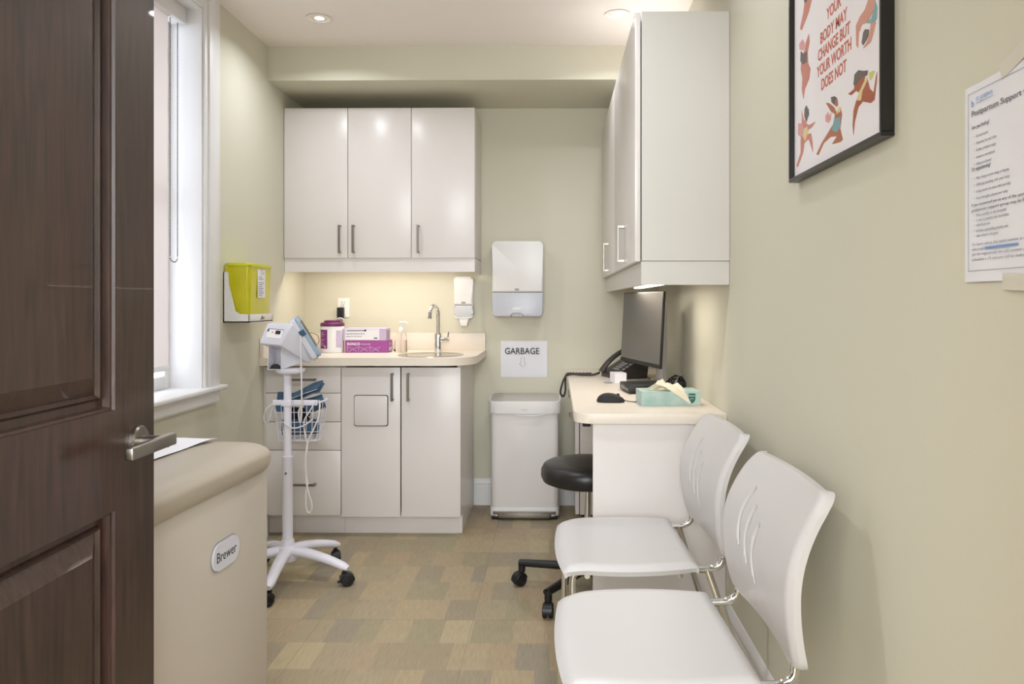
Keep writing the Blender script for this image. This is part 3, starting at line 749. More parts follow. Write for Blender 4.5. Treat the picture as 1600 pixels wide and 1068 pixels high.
# sign
sg = thing('garbage_sign', 'white paper sign reading GARBAGE taped above the bin', 'sign', (X(818.7, YB), YB-.001, 1.19-(589-472)/265.5))
b = BM()
for i in range(17):
    pass
nx, nz = 16, 12
g = [[b.verts.new((-.137+.274*i/nx, -.0005-.003*abs(math.sin(i*1.1+j*.7)*math.sin(j*1.3))*(1 if 0 < j < nz else .4), .213*j/nz)) for i in range(nx+1)] for j in range(nz+1)]
for j in range(nz):
    for i in range(nx): b.faces.new((g[j][i], g[j][i+1], g[j+1][i+1], g[j+1][i]))
mk('sheet', b, M['paper'], sg)
b = BM(); S = plane_mx((0, -.0048, 0), (1, 0, 0), (0, 0, 1))
text(b, 'GARBAGE', .052, S @ Matrix.Translation((-.112, .137, 0)), width=.202, bold=.0004); mk('lettering', b, M['ink'], sg)
b = BM(); arrow = [(-.018, .118), (-.018, .082), (-.028, .082), (-.008, .060), (.012, .082), (.002, .082), (.002, .118)]
arrow = [(x, -.0050, z) for x, z in arrow]; tube(b, arrow, .0008, 5, closed=True); mk('arrow', b, M['inkg'], sg)

# ================================================================== bin
bn = thing('pedal_bin', 'tall rectangular white pedal bin under the garbage sign', 'bin', (X(820, 4.1)-.002, 4.215, 0))
def lift(b):
    for v in b.verts:
        if v.co.z > .63: v.co.z += (v.co.y+.128)*.07
b = BM(); prism(b, rrect(-.186, .186, -.115, .115, .035), .022, .61, .004, 2); mk('body', b, M['bin'], bn)
b = BM(); prism(b, rrect(-.199, .199, -.128, .128, .055, 8), .580, .645, .003, 2); lift(b); mk('rim', b, M['plastic'], bn)
b = BM(); prism(b, rrect(-.190, .190, -.118, .118, .048, 8), .640, .6475, .002, 2); lift(b); mk('lid', b, M['binlid'], bn)
b = BM(); tube(b, smooth_path([(-.05, -.128, .576), (0, -.131, .571), (.05, -.131, .571), (.11, -.128, .577)], 5), .004, 6, flat=(1, .6)); mk('bag_edge', b, M['paper'], bn)
b = BM(); prism(b, rrect(-.190, .190, -.119, .119, .037, 8), .016, .062, .003, 2); mk('base_ring', b, M['plastic'], bn)
b = BM(); prism(b, rrect(-.145, .145, -.140, -.10, .008), .014, .032, .004, 2); prism(b, rrect(-.172, .172, -.130, -.112, .006), .030, .045, .003, 2); mk('pedal', b, M['steel'], bn)
b = BM()
for x in (-.155, .155): box(b, x-.025, x+.025, -.120, .10, 0, .02, .003)
islands('foot', b, M['black'], bn)
b = BM(); text(b, 'simplehuman', .009, plane_mx((-.017, -.1283, .600), (1, 0, 0), (0, 0, 1)), width=.034); mk('lettering', b, M['grey'], bn)

# ================================================================== sharps container on the left wall
sh0, sh1 = 3.31, 3.585
br = thing('wall_bracket', 'white L-shaped wall bracket holding the yellow sharps container', 'bracket', (XL, 3.447, 1.10))
b = BM()
prof = [(0, 0), (.118, 0), (.118, .036), (.075, .038), (.055, .05), (.04, .11), (.026, .17), (.022, .225), (0, .225)]
MY = lambda y: Matrix(((1, 0, 0, XL), (0, 0, 1, y), (0, 1, 0, 1.10), (0, 0, 0, 1)))
prism(b, prof, 0, .005, mx=MY(sh0)); prism(b, prof, 0, .005, mx=MY(sh1-.005))
box(b, XL, XL+.005, sh0, sh1, 1.10, 1.325); box(b, XL, XL+.118, sh0, sh1, 1.10, 1.105); box(b, XL+.113, XL+.118, sh0, sh1, 1.10, 1.136, .001)
mk('shell', b, M['plastic'], br, world=True)
b = BM(); box(b, XL+.1175, XL+.1215, 3.45, 3.475, 1.112, 1.124, .001); cyl(b, (XL+.118, 3.44, 1.113), (XL+.121, 3.44, 1.113), .004, 8); tube(b, [(XL+.12, 3.44, 1.114), (XL+.12, 3.447, 1.128), (XL+.12, 3.452, 1.118)], .0012, 5); mk('lock', b, M['steel'], br, world=True)
shp = thing('sharps_container', 'translucent yellow sharps container on the left wall', 'container', (XL+.06, 3.447, 1.106))
b = BM()
def ring(x0, x1, y0, y1, z, r):
    return [b.verts.new((x, y, z)) for x, y in rrect(x0, x1, y0, y1, r, 5)]
R = [ring(.030, .108, -.118, .118, .0, .014), ring(.020, .110, -.122, .122, .012, .02), ring(-.020+.0, .113, -.128, .128, .11, .02), ring(-.052+.0, .117, -.131, .131, .22, .02), ring(-.052, .117, -.131, .131, .250, .02)]
R = [[v for v in r] for r in R]
for r in R:
    for v in r: v.co.x -= .0
for A, B in zip(R, R[1:]):
    for k in range(len(A)): b.faces.new((A[k], A[(k+1) % len(A)], B[(k+1) % len(A)], B[k]))
b.faces.new(R[0][::-1]); b.faces.new(R[-1])
for v in b.verts: v.co.x = v.co.x-.06+.0 if True else 0
for v in b.verts: v.co.x = max(v.co.x, -.0545)+.0
mk('tub', b, M['yellow'], shp)
b = BM(); prism(b, rrect(-.054, .062, -.136, .136, .022), .246, .260, .003, 2); mk('lid', b, M['yellow2'], shp)
b = BM(); G = plane_mx((.0577, -.045, .105), (0, 1, 0), (0, 0, 1)); box(b, 0, .088, 0, .13, 0, .0005, mx=G); mk('sticker', b, M['whitep'], shp)
b = BM()
G2 = G @ Matrix.Translation((0, 0, .0007))
for k in range(11):
    if k in (8,): continue
    x0 = .008 if k % 3 else .012; box(b, x0, .05+.03*((k*7) % 5)/5, .008+k*.0085, .0105+k*.0085, 0, .0003, mx=G2)
tube(b, [G2 @ Vector(p) for p in ((.03, .112, 0), (.05, .118, 0), (.068, .112, 0), (.05, .106, 0))], .0007, 5, closed=True)
tube(b, [G2 @ Vector(p) for p in ((.072, .108, 0), (.072, .12, 0))], .0012, 5); tube(b, [G2 @ Vector(p) for p in ((.03, .124, 0), (.06, .126, 0))], .0008, 5)
mk('print', b, M['inkg'], shp)

# ================================================================== wall cabinets on the right wall
RZ0, RZ1, RX = 1.331, 2.19, .2735
def right_unit(y0, y1, hy_, label, first):
    t = thing('wall_cabinet', label, 'wall cabinet', (.45, (y0+y1)/2, RZ0), group='wall cabinets over the desk')
    b = BM(); box(b, RX+.024, XR-.001, y0+(.017 if first else 0), y1, RZ0+.002, RZ1); mk('body', b, M['cabin'], t, world=True)
    if first:
        b = BM(); box(b, RX+.0235, XR-.001, y0, y0+.016, RZ0+.002, RZ1+.002, .001, 1); mk('end_panel', b, M['panelgrey'], t, world=True)
    b = BM(); box(b, RX, RX+.0195, y0+.0015, y1-.0015, RZ0, RZ1-.002, .0012, 2); d = mk('door', b, M['cab'], t, world=True)
    bar_handle((RX, hy_, 1.348), (RX, hy_, 1.494), (-1, 0, 0), parent=d, ww=.009)
right_unit(2.58, 3.47, 2.965, 'tall pale wall cabinet over the desk, nearer with the grey end panel', True)
right_unit(3.471, 4.37, 3.84, 'pale wall cabinet over the desk, farther one against the back wall', False)
b = BM(); box(b, RX+.022, XR-.001, 2.583, 2.60, 1.25, RZ0+.001, .001, 1); box(b, RX+.022, RX+.040, 2.60, 4.37, 1.25, RZ0+.001, .001, 1)
mk('light_rail', b, M['panelgrey'], label='pale light rail board under the wall cabinets over the desk', cat='trim board')
lb = thing('under_cabinet_light', 'glowing bar light under the wall cabinets over the desk', 'light', (.395, 3.2, RZ0), group='under cabinet lights')
b = BM(); box(b, .37, .42, 2.78, 3.62, 1.262, RZ0+.001, .004); mk('housing', b, M['plastic'], lb, world=True)
b = BM(); box(b, .376, .414, 2.80, 3.60, 1.255, 1.2625, .003); mk('tube', b, M['lampbar'], lb, world=True)
area('under_light_desk', (.395, 3.2, 1.252), (0, 0, 0), .03, .8, UNDER_POWER*.7, (1, .92, .82))

# ================================================================== desk
dk = thing('desk', 'cream laminate wall desk with a rounded front corner and white end panel', 'desk', (.33, 3.4, 0))
DZ, DY0, DX = .80, 2.62, .066
b = BM(); 
poly = [(XR-.001, DY0), (XR-.001, YB-.001), (DX, YB-.001)]+[(DX+.07-.07*math.cos(a), DY0+.07-.07*math.sin(a)) for a in [PI/2*k/8 for k in range(9)]]
prism(b, poly, DZ-.036, DZ, .0015, 1); mk('desktop', b, M['counter'], dk)
me = dk.children[0] if False else None
for o in list(COL.objects):
    if o.parent is dk:
        o.data.transform(W[dk].inverted())
b = BM(); box(b, .132, XR-.001, 2.640, 2.658, .003, DZ-.0365, .001, 1); mk('end_panel', b, M['cab'], dk, world=True)
b = BM(); box(b, .101, .131, 2.78, 2.84, .728, .7635, .002); box(b, .100, .104, 2.80, 2.812, .742, .75); mk('power_box', b, M['black'], dk, world=True)
pd = thing('drawer_pedestal', 'white drawer pedestal under the far end of the desk', 'drawer cabinet', (.36, 4.15, 0))
b = BM(); box(b, .130, .58, 3.98, 4.36, .06, DZ-.038, .001, 1); mk('body', b, M['cabin'], pd, world=True)
b = BM(); 
for (x, y) in ((.16, 4.0), (.16, 4.33), (.55, 4.0), (.55, 4.33)): cyl(b, (x, y, 0), (x, y, .06), .014, 12)
islands('foot', b, M['blackm'], pd, world=True)
for k, (z0, z1) in enumerate(((.062, .33), (.334, .60), (.604, .755))):
    b = BM(); box(b, .106, .126, 3.98, 4.36, z0, z1, .001, 1); d = mk('drawer', b, M['cab'], pd, world=True)
    if k < 2:
        bar_handle((.106, 4.10, z1-.04), (.106, 4.24, z1-.04), (-1, 0, 0), parent=d)
b = BM(); cyl(b, (.106, 4.04, .71), (.085, 4.04, .71), .007, 14); box(b, .068, .086, 4.038, 4.042, .700, .722, .001); cyl(b, (.075, 4.04, .695), (.075, 4.04, .675), .006, 10); mk('lock_key', b, M['steel'], pd, world=True)

# ---- monitor
mn = thing('monitor', 'dark-screened computer monitor on a silver stand facing the stool', 'monitor', (.506, 3.53, DZ), rz=0)
ang = math.atan2(.122, .5)       # the panel runs from (.45,3.25) to (.328,3.75)
MM = Matrix.Translation((.389, 3.5, 0)) @ Matrix.Rotation(ang, 4, 'Z')      # local: x = back, y = along, z up
tilt = Matrix.Translation((0, 0, .9)) @ Matrix.Rotation(math.radians(3), 4, 'Y') @ Matrix.Translation((0, 0, -.9))
MM2 = MM @ tilt
b = BM(); box(b, 0, .012, -.262, .262, .900, 1.238, .002, mx=MM2); box(b, .008, .036, -.18, .18, .94, 1.18, .008, 2, mx=MM2); mk('housing', b, M['black'], mn, world=True)
b = BM(); box(b, -.0012, .0006, -.258, .258, .918, 1.234, .0004, 1, mx=MM2); mk('screen', b, M['mirrorblack'], mn, world=True)
b = BM(); box(b, -.0014, .0003, -.262, .262, .9005, .916, .0004, 1, mx=MM2); mk('bottom_bezel', b, M['blackm'], mn, world=True)
b = BM(); box(b, .098, .128, -.036, .036, .810, 1.195, .006, 3, mx=MM); box(b, .03, .10, -.045, .045, 1.03, 1.13, .006, mx=MM2); mk('column', b, M['silver'], mn, world=True)
b = BM(); prism(b, rrect(.0, .205, -.125, .135, .01), DZ, DZ+.012, .003, 2, mx=MM @ Matrix.Translation((.0, -.0, 0))); mk('base_plate', b, M['silver'], mn, world=True)
# ---- mini computer
pcm = Matrix.Translation((.300, 3.262, DZ)) @ Matrix.Rotation(math.radians(8), 4, 'Z')
pc = thing('mini_computer', 'small flat black desktop computer in front of the monitor base', 'computer', (.39, 3.27, DZ))
b = BM(); box(b, 0, .170, -.089, .089, .004, .037, .003, mx=pcm); box(b, .01, .16, -.08, .08, 0, .005, mx=pcm); mk('case', b, M['black'], pc, world=True)
b = BM(); box(b, -.001, .001, .0, .06, .012, .027, .0003, 1, mx=pcm); mk('badge', b, M['steel'], pc, world=True)
b = BM()
for k in range(3): box(b, -.0008, .0005, -.02-.022*k, -.008-.022*k, .012, .022, mx=pcm)
mk('port', b, M['grey'], pc, world=True)
# ---- white box and pen
wb = thing('white_box', 'small plain white carton on the desk beside the phone', 'box', (.31, 3.66, DZ))
b = BM(); box(b, -.034, .026, -.045, .042, 0, .048, .0015, 1, mx=Matrix.Rotation(.2, 4, 'Z')); mk('carton', b, M['whitep'], wb)
pn = thing('pen', 'thin grey pen lying on the desk near the white box', 'pen', (.268, 3.61, DZ+.0045))
b = BM(); cyl(b, (-.03, 0, 0), (.0, -.012, 0), .0042, 10); cyl(b, (-.036, .002, 0), (-.03, 0, 0), .002, 10, .0042); cyl(b, (0, -.012, 0), (.006, -.0145, 0), .0042, 10, .003); mk('barrel', b, M['grey'], pn)
# ---- mouse
ms = thing('computer_mouse', 'dark grey computer mouse near the rounded desk corner', 'mouse', (.216, 2.925, DZ), rz=-.08)
def mouse():
    b = BM(); nu, nv = 20, 14; top = []
    for i in range(nu+1):
        row = []; u = -1+2*i/nu
        for j in range(nv+1):
            v = -1+2*j/nv
            x = u*math.sqrt(max(0, 1-v*v*.5)); y = v*math.sqrt(max(0, 1-u*u*.5))
            rr = min(1, (x*x+y*y)); h = .006+.030*max(0, 1-rr**1.6)**.5*(1-.28*(x+.25)*(x+.25)*1.4)
            row.append(b.verts.new((x*.056, y*(.031-.003*math.cos(x*3)), h if rr < .999 else .006)))
        top.append(row)
    bot = [[b.verts.new((v.co.x*.93, v.co.y*.92, 0)) for v in r] for r in top]
    for i in range(nu):
        for j in range(nv):
            b.faces.new((top[i][j], top[i+1][j], top[i+1][j+1], top[i][j+1])); b.faces.new((bot[i][j], bot[i][j+1], bot[i+1][j+1], bot[i+1][j]))
    rim = [(i, 0) for i in range(nu)]+[(nu, j) for j in range(nv)]+[(i, nv) for i in range(nu, 0, -1)]+[(0, j) for j in range(nv, 0, -1)]
    for k in range(len(rim)):
        (i, j), (p, q) = rim[k], rim[(k+1) % len(rim)]; b.faces.new((top[i][j], bot[i][j], bot[p][q], top[p][q]))
    return b
mk('shell', mouse(), M['blackm'], ms)
b = BM(); t_ = BM(); lathe(t_, [(.0001, -.003), (.006, -.003), (.007, 0), (.006, .003), (.0001, .003)], 16); t_.transform(Matrix.Translation((.028, 0, .028)) @ Matrix.Rotation(PI/2, 4, 'X')); merge(b, t_); mk('scroll_wheel', b, M['black'], ms)
b = BM(); tube(b, smooth_path([(.054, 0, .008), (.07, 0, .004), (.10, .01, .0022), (.12, .10, .0022), (.13, .2, .0022), (.22, .27, .0022), (.28, .3, .0022)], 6), .0018, 6); mk('cable', b, M['blackm'], ms)
# ---- tissue box
tb = thing('tissue_box', 'flat teal patterned tissue box with a cream tissue hanging out', 'tissue box', (.432, 2.885, DZ), rz=math.radians(4))
def teal_mat():
    m = mat('teal_watercolour_card', (128, 184, 184), .6, noise=.45, nscale=16)
    r = [n for n in m.node_tree.nodes if n.type == 'MIX_RGB'][0]
    r.inputs[1].default_value = srgb(104, 166, 168); r.inputs[2].default_value = srgb(214, 220, 208); return m
M['teal'] = teal_mat()
b = BM(); box(b, -.113, .113, -.062, .062, 0, .054, .001, 1); mk('carton', b, M['teal'], tb)
b = BM(); prism(b, [(.07*math.cos(2*PI*k/28), .026*math.sin(2*PI*k/28)) for k in range(28)], .0535, .0545); mk('opening', b, M['tissue'], tb)
b = BM(); F = plane_mx((.074, -.0622, .004), (1, 0, 0), (0, 0, 1)); prism(b, [(-.008, .042), (-.008, .018), (-.003, .009), (.005, .004), (.013, .009), (.018, .018), (.018, .042)], 0, .0006, mx=F); mk('emblem', b, M['greenlabel'], tb)
b = BM(); text(b, 'Kleenex', .008, F @ Matrix.Translation((-.006, .031, .0008)), width=.022); text(b, 'Lotion', .005, F @ Matrix.Translation((-.003, .021, .0008)), width=.014); mk('lettering', b, M['whitep'], tb)
def tissue():
    def fn(u, v):
        # u along the width, v from slot (-1) over the edge (+1)
        t = (v+1)/2; wd = .050*(1-t)+.004
        def lp(L):
            for (a, p), (c, q) in zip(L, L[1:]):
                if t <= c: return p+(q-p)*(t-a)/(c-a)
            return L[-1][1]
        x = -.035+.105*t+u*wd; y = lp([(0, 0), (.45, -.056), (.55, -.0665), (1, -.0700)]); z = lp([(0, .056), (.22, .080), (.45, .066), (.55, .056), (1, .010)])
        k = 1 if t < .5 else .3
        return (x, y-.002*math.sin(9*u)*(1-t), max(z+.004*k*math.sin(7*u+3*t), .0562 if t < .5 else 0))
    return shell(fn, 18, 18, .0006)
b = tissue()
def t2(u, v):
    t = (v+1)/2; return (-.02+u*.045*(1-.5*t), .004+.02*t, .056+.035*t*(1-.5*u*u)+.003*math.sin(7*u))
shell(t2, 12, 8, .0006, b)
mk('tissue', b, M['tissue'], tb, angle=60)
# ---- cable bundle
cb = thing('cable_bundle', 'tangled bundle of black cables beside the monitor stand', 'cables', (.54, 3.31, DZ))
b = BM(); rnd = random.Random(3)
for k in range(11):
    a = rnd.uniform(0, PI); h = rnd.uniform(.018, .034); r = rnd.uniform(.026, .05); cx = rnd.uniform(-.012, .006); P_ = []
    for q in range(14):
        t = 2*PI*q/14; x = cx+math.cos(a)*r*math.cos(t); y = math.sin(a)*r*1.5*math.cos(t)+rnd.uniform(-.006, .006); z = .004+h*(1+math.sin(t))*.95+rnd.uniform(-.002, .004)
        P_.append((max(-.05, min(.052, x)), y, max(.003, z)))
    tube(b, smooth_path(P_, 4, True), .0026, 6, closed=True)
tube(b, smooth_path([(-.02, -.02, .01), (-.06, .03, .02), (-.1, .1, .004), (-.17, .22, .003)], 6), .0025, 6)
tube(b, smooth_path([(.02, -.05, .01), (.04, -.09, .004), (.05, -.1, .003)], 6), .0025, 6)
mk('cables', b, M['black'], cb)
b = BM(); tube(b, smooth_path([(-.02, -.05, .003), (-.01, -.03, .05), (.02, .0, .07), (.03, .04, .02)], 6), .002, 6); mk('grey_cable', b, M['grey'], cb)

# ---- desk phone
ph = thing('desk_phone', 'dark desk telephone with keypad behind the monitor', 'telephone', (.276, 3.868, DZ), rz=.36)
# local: x away from the user (up-slope), y to the user's left
b = BM()
prism(b, [(0, 0), (.0, .020), (.02, .034), (.165, .118), (.185, .108), (.17, .0)], -.100, .100, .005, 2, mx=Matrix(((1, 0, 0, 0), (0, 0, 1, 0), (0, 1, 0, 0), (0, 0, 0, 1))))
mk('body', b, M['phone'], ph)
SL = plane_mx((.02, .103, .0355), (0, -1, 0), (.145, 0, .084))   # on the slope: x to user's right, y up-slope
b = BM(); box(b, .085, .175, .09, .15, 0, .003, .001, mx=SL); mk('display', b, M['black'], ph)
b = BM()
for i in range(3):
    for j in range(4): prism(b, rrect(.085+i*.024, .103+i*.024, .012+j*.018, .024+j*.018, .003), 0, .004, .001, 1, mx=SL)
islands('key', b, M['grey'], ph)
b = BM()
for j in range(5): prism(b, rrect(.180, .200, .02+j*.022, .033+j*.022, .003), 0, .003, .001, 1, mx=SL)
islands('key', b, M['grey'], ph)
b = BM(); prism(b, [(.043+.018*math.cos(2*PI*k/20), .135+.026*math.sin(2*PI*k/20)) for k in range(20)], 0, .004, .001, 1, mx=SL); mk('cradle', b, M['black'], ph)
hsp = [SL @ Vector(p) for p in ((.030, -.028, .006), (.030, -.01, .016), (.030, .03, .030), (.030, .08, .037), (.030, .13, .036), (.030, .17, .026), (.030, .19, .016))]
b = BM(); pth = smooth_path(hsp, 5); tube(b, pth, [.020+.008*abs(2*i/(len(pth)-1)-1)**2.5 for i in range(len(pth))], 16, flat=(1, .6)); hs = mk('handset', b, M['phone'], ph)
b = BM(); cord = smooth_path([(.232, 3.945, .818), (.20, 3.93, .809), (.14, 3.925, .809), (.085, 3.925, .812), (.052, 3.92, .80), (.033, 3.92, .755), (.026, 3.92, .715), (.040, 3.92, .697), (.051, 3.925, .725), (.052, 3.935, .78), (.062, 3.945, .812), (.12, 3.95, .813), (.19, 3.955, .813)], 20)
coil = []
for i, p in enumerate(cord):
    a = i*1.25; coil.append((p[0]+.003*math.cos(a), p[1]+.005*math.cos(a), p[2]+.005*math.sin(a)+.002))
tube(b, cord, .0052, 8); tube(b, coil, .002, 5); mk('handset_cord', b, M['phone'], ph, world=True)
b = BM(); tube(b, smooth_path([(.16, -.11, .01), (.16, -.15, .004), (.12, -.2, .003), (.14, -.25, .003)], 6), .002, 6); mk('line_cord', b, M['black'], ph)

# ================================================================== casters
def caster(parent, x, y, r=.025, h=.075, a=0, name='caster', brake=False):
    b = BM(); mx = Matrix.Translation((x, y, 0)) @ Matrix.Rotation(a, 4, 'Z')
    for s in (-1, 1):
        t = BM(); lathe(t, [(.0001, 0), (r*.9, 0), (r, .003), (r, .013), (r*.9, .016), (r*.45, .0165), (r*.4, .014), (.0001, .014)], 24)
        t.transform(Matrix.Translation((.012, .004 if s > 0 else -.004, r)) @ Matrix.Rotation(-PI/2*s, 4, 'X')); merge(b, t, mx=mx)
    t = BM(); pr = [(.012+(r+.004)*math.cos(q), r+(r+.004)*math.sin(q)) for q in [math.radians(d) for d in range(-10, 171, 15)]]
    pr += [(.012+(r-.004)*math.cos(q), r+(r-.004)*math.sin(q)) for q in [math.radians(d) for d in range(170, -11, -15)]]
    n = len(pr)//2
    prism(t, pr, -.016, .016, 0); t.transform(Matrix(((1, 0, 0, 0), (0, 0, 1, 0), (0, 1, 0, 0), (0, 0, 0, 1)))); merge(b, t, mx=mx)
    t = BM(); cyl(t, (0, 0, r*1.6), (0, 0, h), .0075, 14); cyl(t, (0, 0, r*2.0), (0, 0, r*2.2), .012, 14)
    if brake: box(t, -.028, -.006, -.010, .010, r*.6, r*.6+.006, .002); box(t, -.020, -.012, -.010, .010, r*.6, r*1.7, .002)
    merge(b, t, mx=mx)
    return mk(name, b, M['black'], parent)

# ================================================================== vital signs stand
VX, VY = -1.148, 3.19
vs_ = thing('rolling_stand', 'white five-legged rolling pole stand with a wire basket', 'rolling stand', (VX, VY, 0))
b = BM()
ends = []
for k in range(5):
    a = math.radians(-13+72*k); c, s = math.cos(a), math.sin(a)
    pts = []; rr = []
    for q in range(13):
        t = q/12; d = .01+t*.275; z = .128-.050*t**2.0-.004*t; pts.append((c*d, s*d, z)); rr.append(.029*(1-.30*t) if q < 12 else .014)
    tube(b, pts, rr, 14, flat=(1, .78)); ends.append((c*.268, s*.268, a))
lathe(b, [(.0001, .085), (.04, .088), (.048, .11), (.042, .142), (.030, .152), (.026, .175), (.0001, .176)], 28)
mk('star_base', b, M['stand'], vs_)
for k, (x, y, a) in enumerate(ends): caster(vs_, x, y, .026, .085, a+[.6, -2.2, .3, 1.5, -.8][k], brake=k in (0, 1))
b = BM(); lathe(b, [(.0001, .14), (.0215, .14), (.0215, .525), (.0225, .527), (.0225, .532), (.017, .533), (.0001, .533)], 24); mk('lower_pole', b, M['stand'], vs_)
b = BM(); cyl(b, (0, -.0205, .462), (0, -.0235, .462), .005, 14); mk('screw', b, M['steel'], vs_)
b = BM(); cyl(b, (0, 0, .53), (0, 0, .892), .0165, 22); mk('upper_pole', b, M['stand'], vs_)
b = BM(); cyl(b, (0, 0, .617), (0, 0, .62), .0178, 22); lathe(b, [(.0001, .876), (.030, .880), (.056, .889), (.062, .899), (.062, .905), (.0001, .905)], 36, c=(.012, 0, 0), sx=1, sy=.85); mk('mount_plate', b, M['stand'], vs_)
# basket behind the pole
bk = BM(); bx0, bx1, by0, by1 = -.078, .132, .022, .150
rimz, botz = .758, .590
def rr_(sc_, z):
    cx, cy = (bx0+bx1)/2, (by0+by1)/2
    return [(cx+(x-cx)*sc_, cy+(y-cy)*sc_, z) for x, y in rrect(bx0, bx1, by0, by1, .03, 5)]
tube(bk, rr_(1, rimz), .005, 8, closed=True); box(bk, -.07, .124, .012, .020, rimz-.012, rimz+.012, .003); box(bk, -.02, .02, -.019, .014, rimz-.012, rimz+.012, .003)
for z, s in ((.715, .96), (.672, .92), (.630, .88), (botz, .84)): tube(bk, rr_(s, z), .0016, 6, closed=True)
top = rr_(1, rimz); bot = rr_(.84, botz); n = len(top)
def along(L, f):
    # point at fraction f of the closed ring
    seg = [(Vector(L[(i+1) % n])-Vector(L[i])).length for i in range(n)]; tot = sum(seg); d = f*tot
    for i in range(n):
        if d <= seg[i] or i == n-1: return Vector(L[i]).lerp(Vector(L[(i+1) % n]), min(1, d/max(seg[i], 1e-9)))
        d -= seg[i]
for k in range(22): tube(bk, [along(top, k/22), along(bot, k/22)], .0016, 6)
for k in range(5):
    x = bx0+.03+k*.037; tube(bk, [(x, by0+.012, botz), (x, by1-.012, botz)], .0016, 6)
for k in range(3):
    y = by0+.03+k*.035; tube(bk, [(bx0+.02, y, botz), (bx1-.02, y, botz)], .0016, 6)
mk('basket', bk, M['stand'], vs_)
b = BM(); tube(b, smooth_path([(-.07, .016, .752), (-.088, .0, .735), (-.100, -.004, .70), (-.094, -.004, .675), (-.078, -.002, .684), (-.072, 0, .71), (-.068, .01, .74)], 6), .0035, 8); mk('cable_hook', b, M['lgrey'], vs_)

def rolled_cuff(label, loc, rx, ry, rz, L_, r0, turns, m, group='blood pressure cuffs in the basket'):
    t = thing('blood_pressure_cuff', label, 'blood pressure cuff', tuple(loc), group=group)
    b = BM(); R3 = Matrix.Rotation(rz, 4, 'Z') @ Matrix.Rotation(ry, 4, 'Y') @ Matrix.Rotation(rx, 4, 'X')
    n = int(turns*16); sec = []
    for k in range(n+1):
        a = 2*PI*k/16; r = r0*(.35+.65*k/n); sec.append((r*math.cos(a), r*math.sin(a)*.8))
    sec += [(sec[-1][0]+.01, sec[-1][1]+.006)]
    th = .004; o_, i_ = [], []
    for j, z in enumerate([-L_/2, -L_/6, L_/6, L_/2]):
        k_ = 1+.05*math.sin(j*2); o_.append([b.verts.new((x*k_, y*k_, z)) for x, y in sec])
        i_.append([b.verts.new((x*k_-th*x/max(.001, math.hypot(x, y)), y*k_-th*y/max(.001, math.hypot(x, y)), z)) for x, y in sec])
    for j in range(3):
        for k in range(len(sec)-1):
            b.faces.new((o_[j][k], o_[j][k+1], o_[j+1][k+1], o_[j+1][k])); b.faces.new((i_[j][k], i_[j+1][k], i_[j+1][k+1], i_[j][k+1]))
    for j in (0, 3):
        for k in range(len(sec)-1): b.faces.new((o_[j][k], o_[j][k+1], i_[j][k+1], i_[j][k]))
    for k in (0, len(sec)-1):
        for j in range(3): b.faces.new((o_[j][k], o_[j+1][k], i_[j+1][k], i_[j][k]))
    b.transform(R3); mk('cuff', b, m, t, angle=70)
    return t
rolled_cuff('rolled navy cuff at the right rear of the wire basket', (VX+.085, VY+.09, .745), 0, PI/2*.8, .3, .085, .036, 2.2, M['cuff'])
rolled_cuff('rolled navy cuff low in the wire basket behind the wires', (VX+.025, VY+.088, .645), 0, PI/2, .15, .150, .040, 2.3, M['cuff'])
rolled_cuff('small navy cuff at the left side of the wire basket', (VX-.050, VY+.075, .752), .1, .1, .4, .085, .030, 2, M['cuff'])
rolled_cuff('black cuff lying in the middle of the wire basket', (VX+.015, VY+.09, .706), 0, PI/2, -.1, .10, .026, 2, M['cuffd'])
t = thing('blood_pressure_cuff', 'flat folded blue cuff lying on top, sticking out of the basket', 'blood pressure cuff', (VX+.04, VY+.085, .79), group='blood pressure cuffs in the basket')
b = shell(lambda u, v: (u*.08, v*.034, .022*u+.014*v+.008*math.sin(2*u)), 14, 6, .007)
shell(lambda u, v: (u*.07+.004, v*.036, .012+.022*u+.014*v+.008*math.sin(2*u+.3)), 14, 6, .006, b); mk('cuff', b, M['cuff'], t, angle=60)
b = BM(); tube(b, smooth_path([(-.07, -.037, -.030), (0, -.039, -.002), (.072, -.036, .022)], 6), .0016, 6); mk('piping', b, M['lgrey'], t)
ho = thing('monitor_hose', 'white coiled hose and cable hanging from the basket down in a loop', 'hose', (VX+.07, VY-.01, .6))
b = BM()
hp = lambda *P_: [(VX+x, VY+y, z) for x, y, z in P_]
tube(b, smooth_path(hp((.064, -.02, 1.055), (.066, -.03, 1.0), (.068, -.03, .93), (.070, -.03, .85), (.070, -.028, .77), (.066, -.02, .70), (.058, -.015, .68), (.054, -.02, .72), (.064, -.024, .745)), 8), .0035, 8)
tube(b, smooth_path(hp((.125, .03, .765), (.138, .0, .75), (.136, -.01, .70), (.116, -.012, .65), (.094, -.015, .60), (.085, -.02, .54), (.086, -.02, .46), (.092, -.022, .40), (.108, -.022, .345), (.112, -.022, .315), (.100, -.022, .295), (.088, -.022, .315), (.086, -.022, .37), (.092, -.018, .42)), 8), .0035, 8)
tube(b, smooth_path(hp((.092, -.018, .42), (.080, -.016, .50), (.090, -.014, .57), (.080, -.012, .62), (.074, -.01, .68), (.095, -.008, .72), (.12, .0, .765)), 8), .003, 8)
tube(b, smooth_path(hp((-.01, -.022, .68), (.03, -.022, .655), (.075, -.018, .665), (.11, -.01, .69)), 8), .003, 8)
mk('hose', b, M['cable'], ho, world=True)

# ---- the monitor head on the stand
vm = thing('vital_signs_monitor', 'tilted white and pale blue vital signs monitor on top of the stand', 'medical monitor', (VX, VY, .905))
# built in a local frame: x right, y away, z up; the device leans back and its display faces the upper right rear
Rm = Matrix.Rotation(math.radians(-6), 4, 'Z')
b = BM()
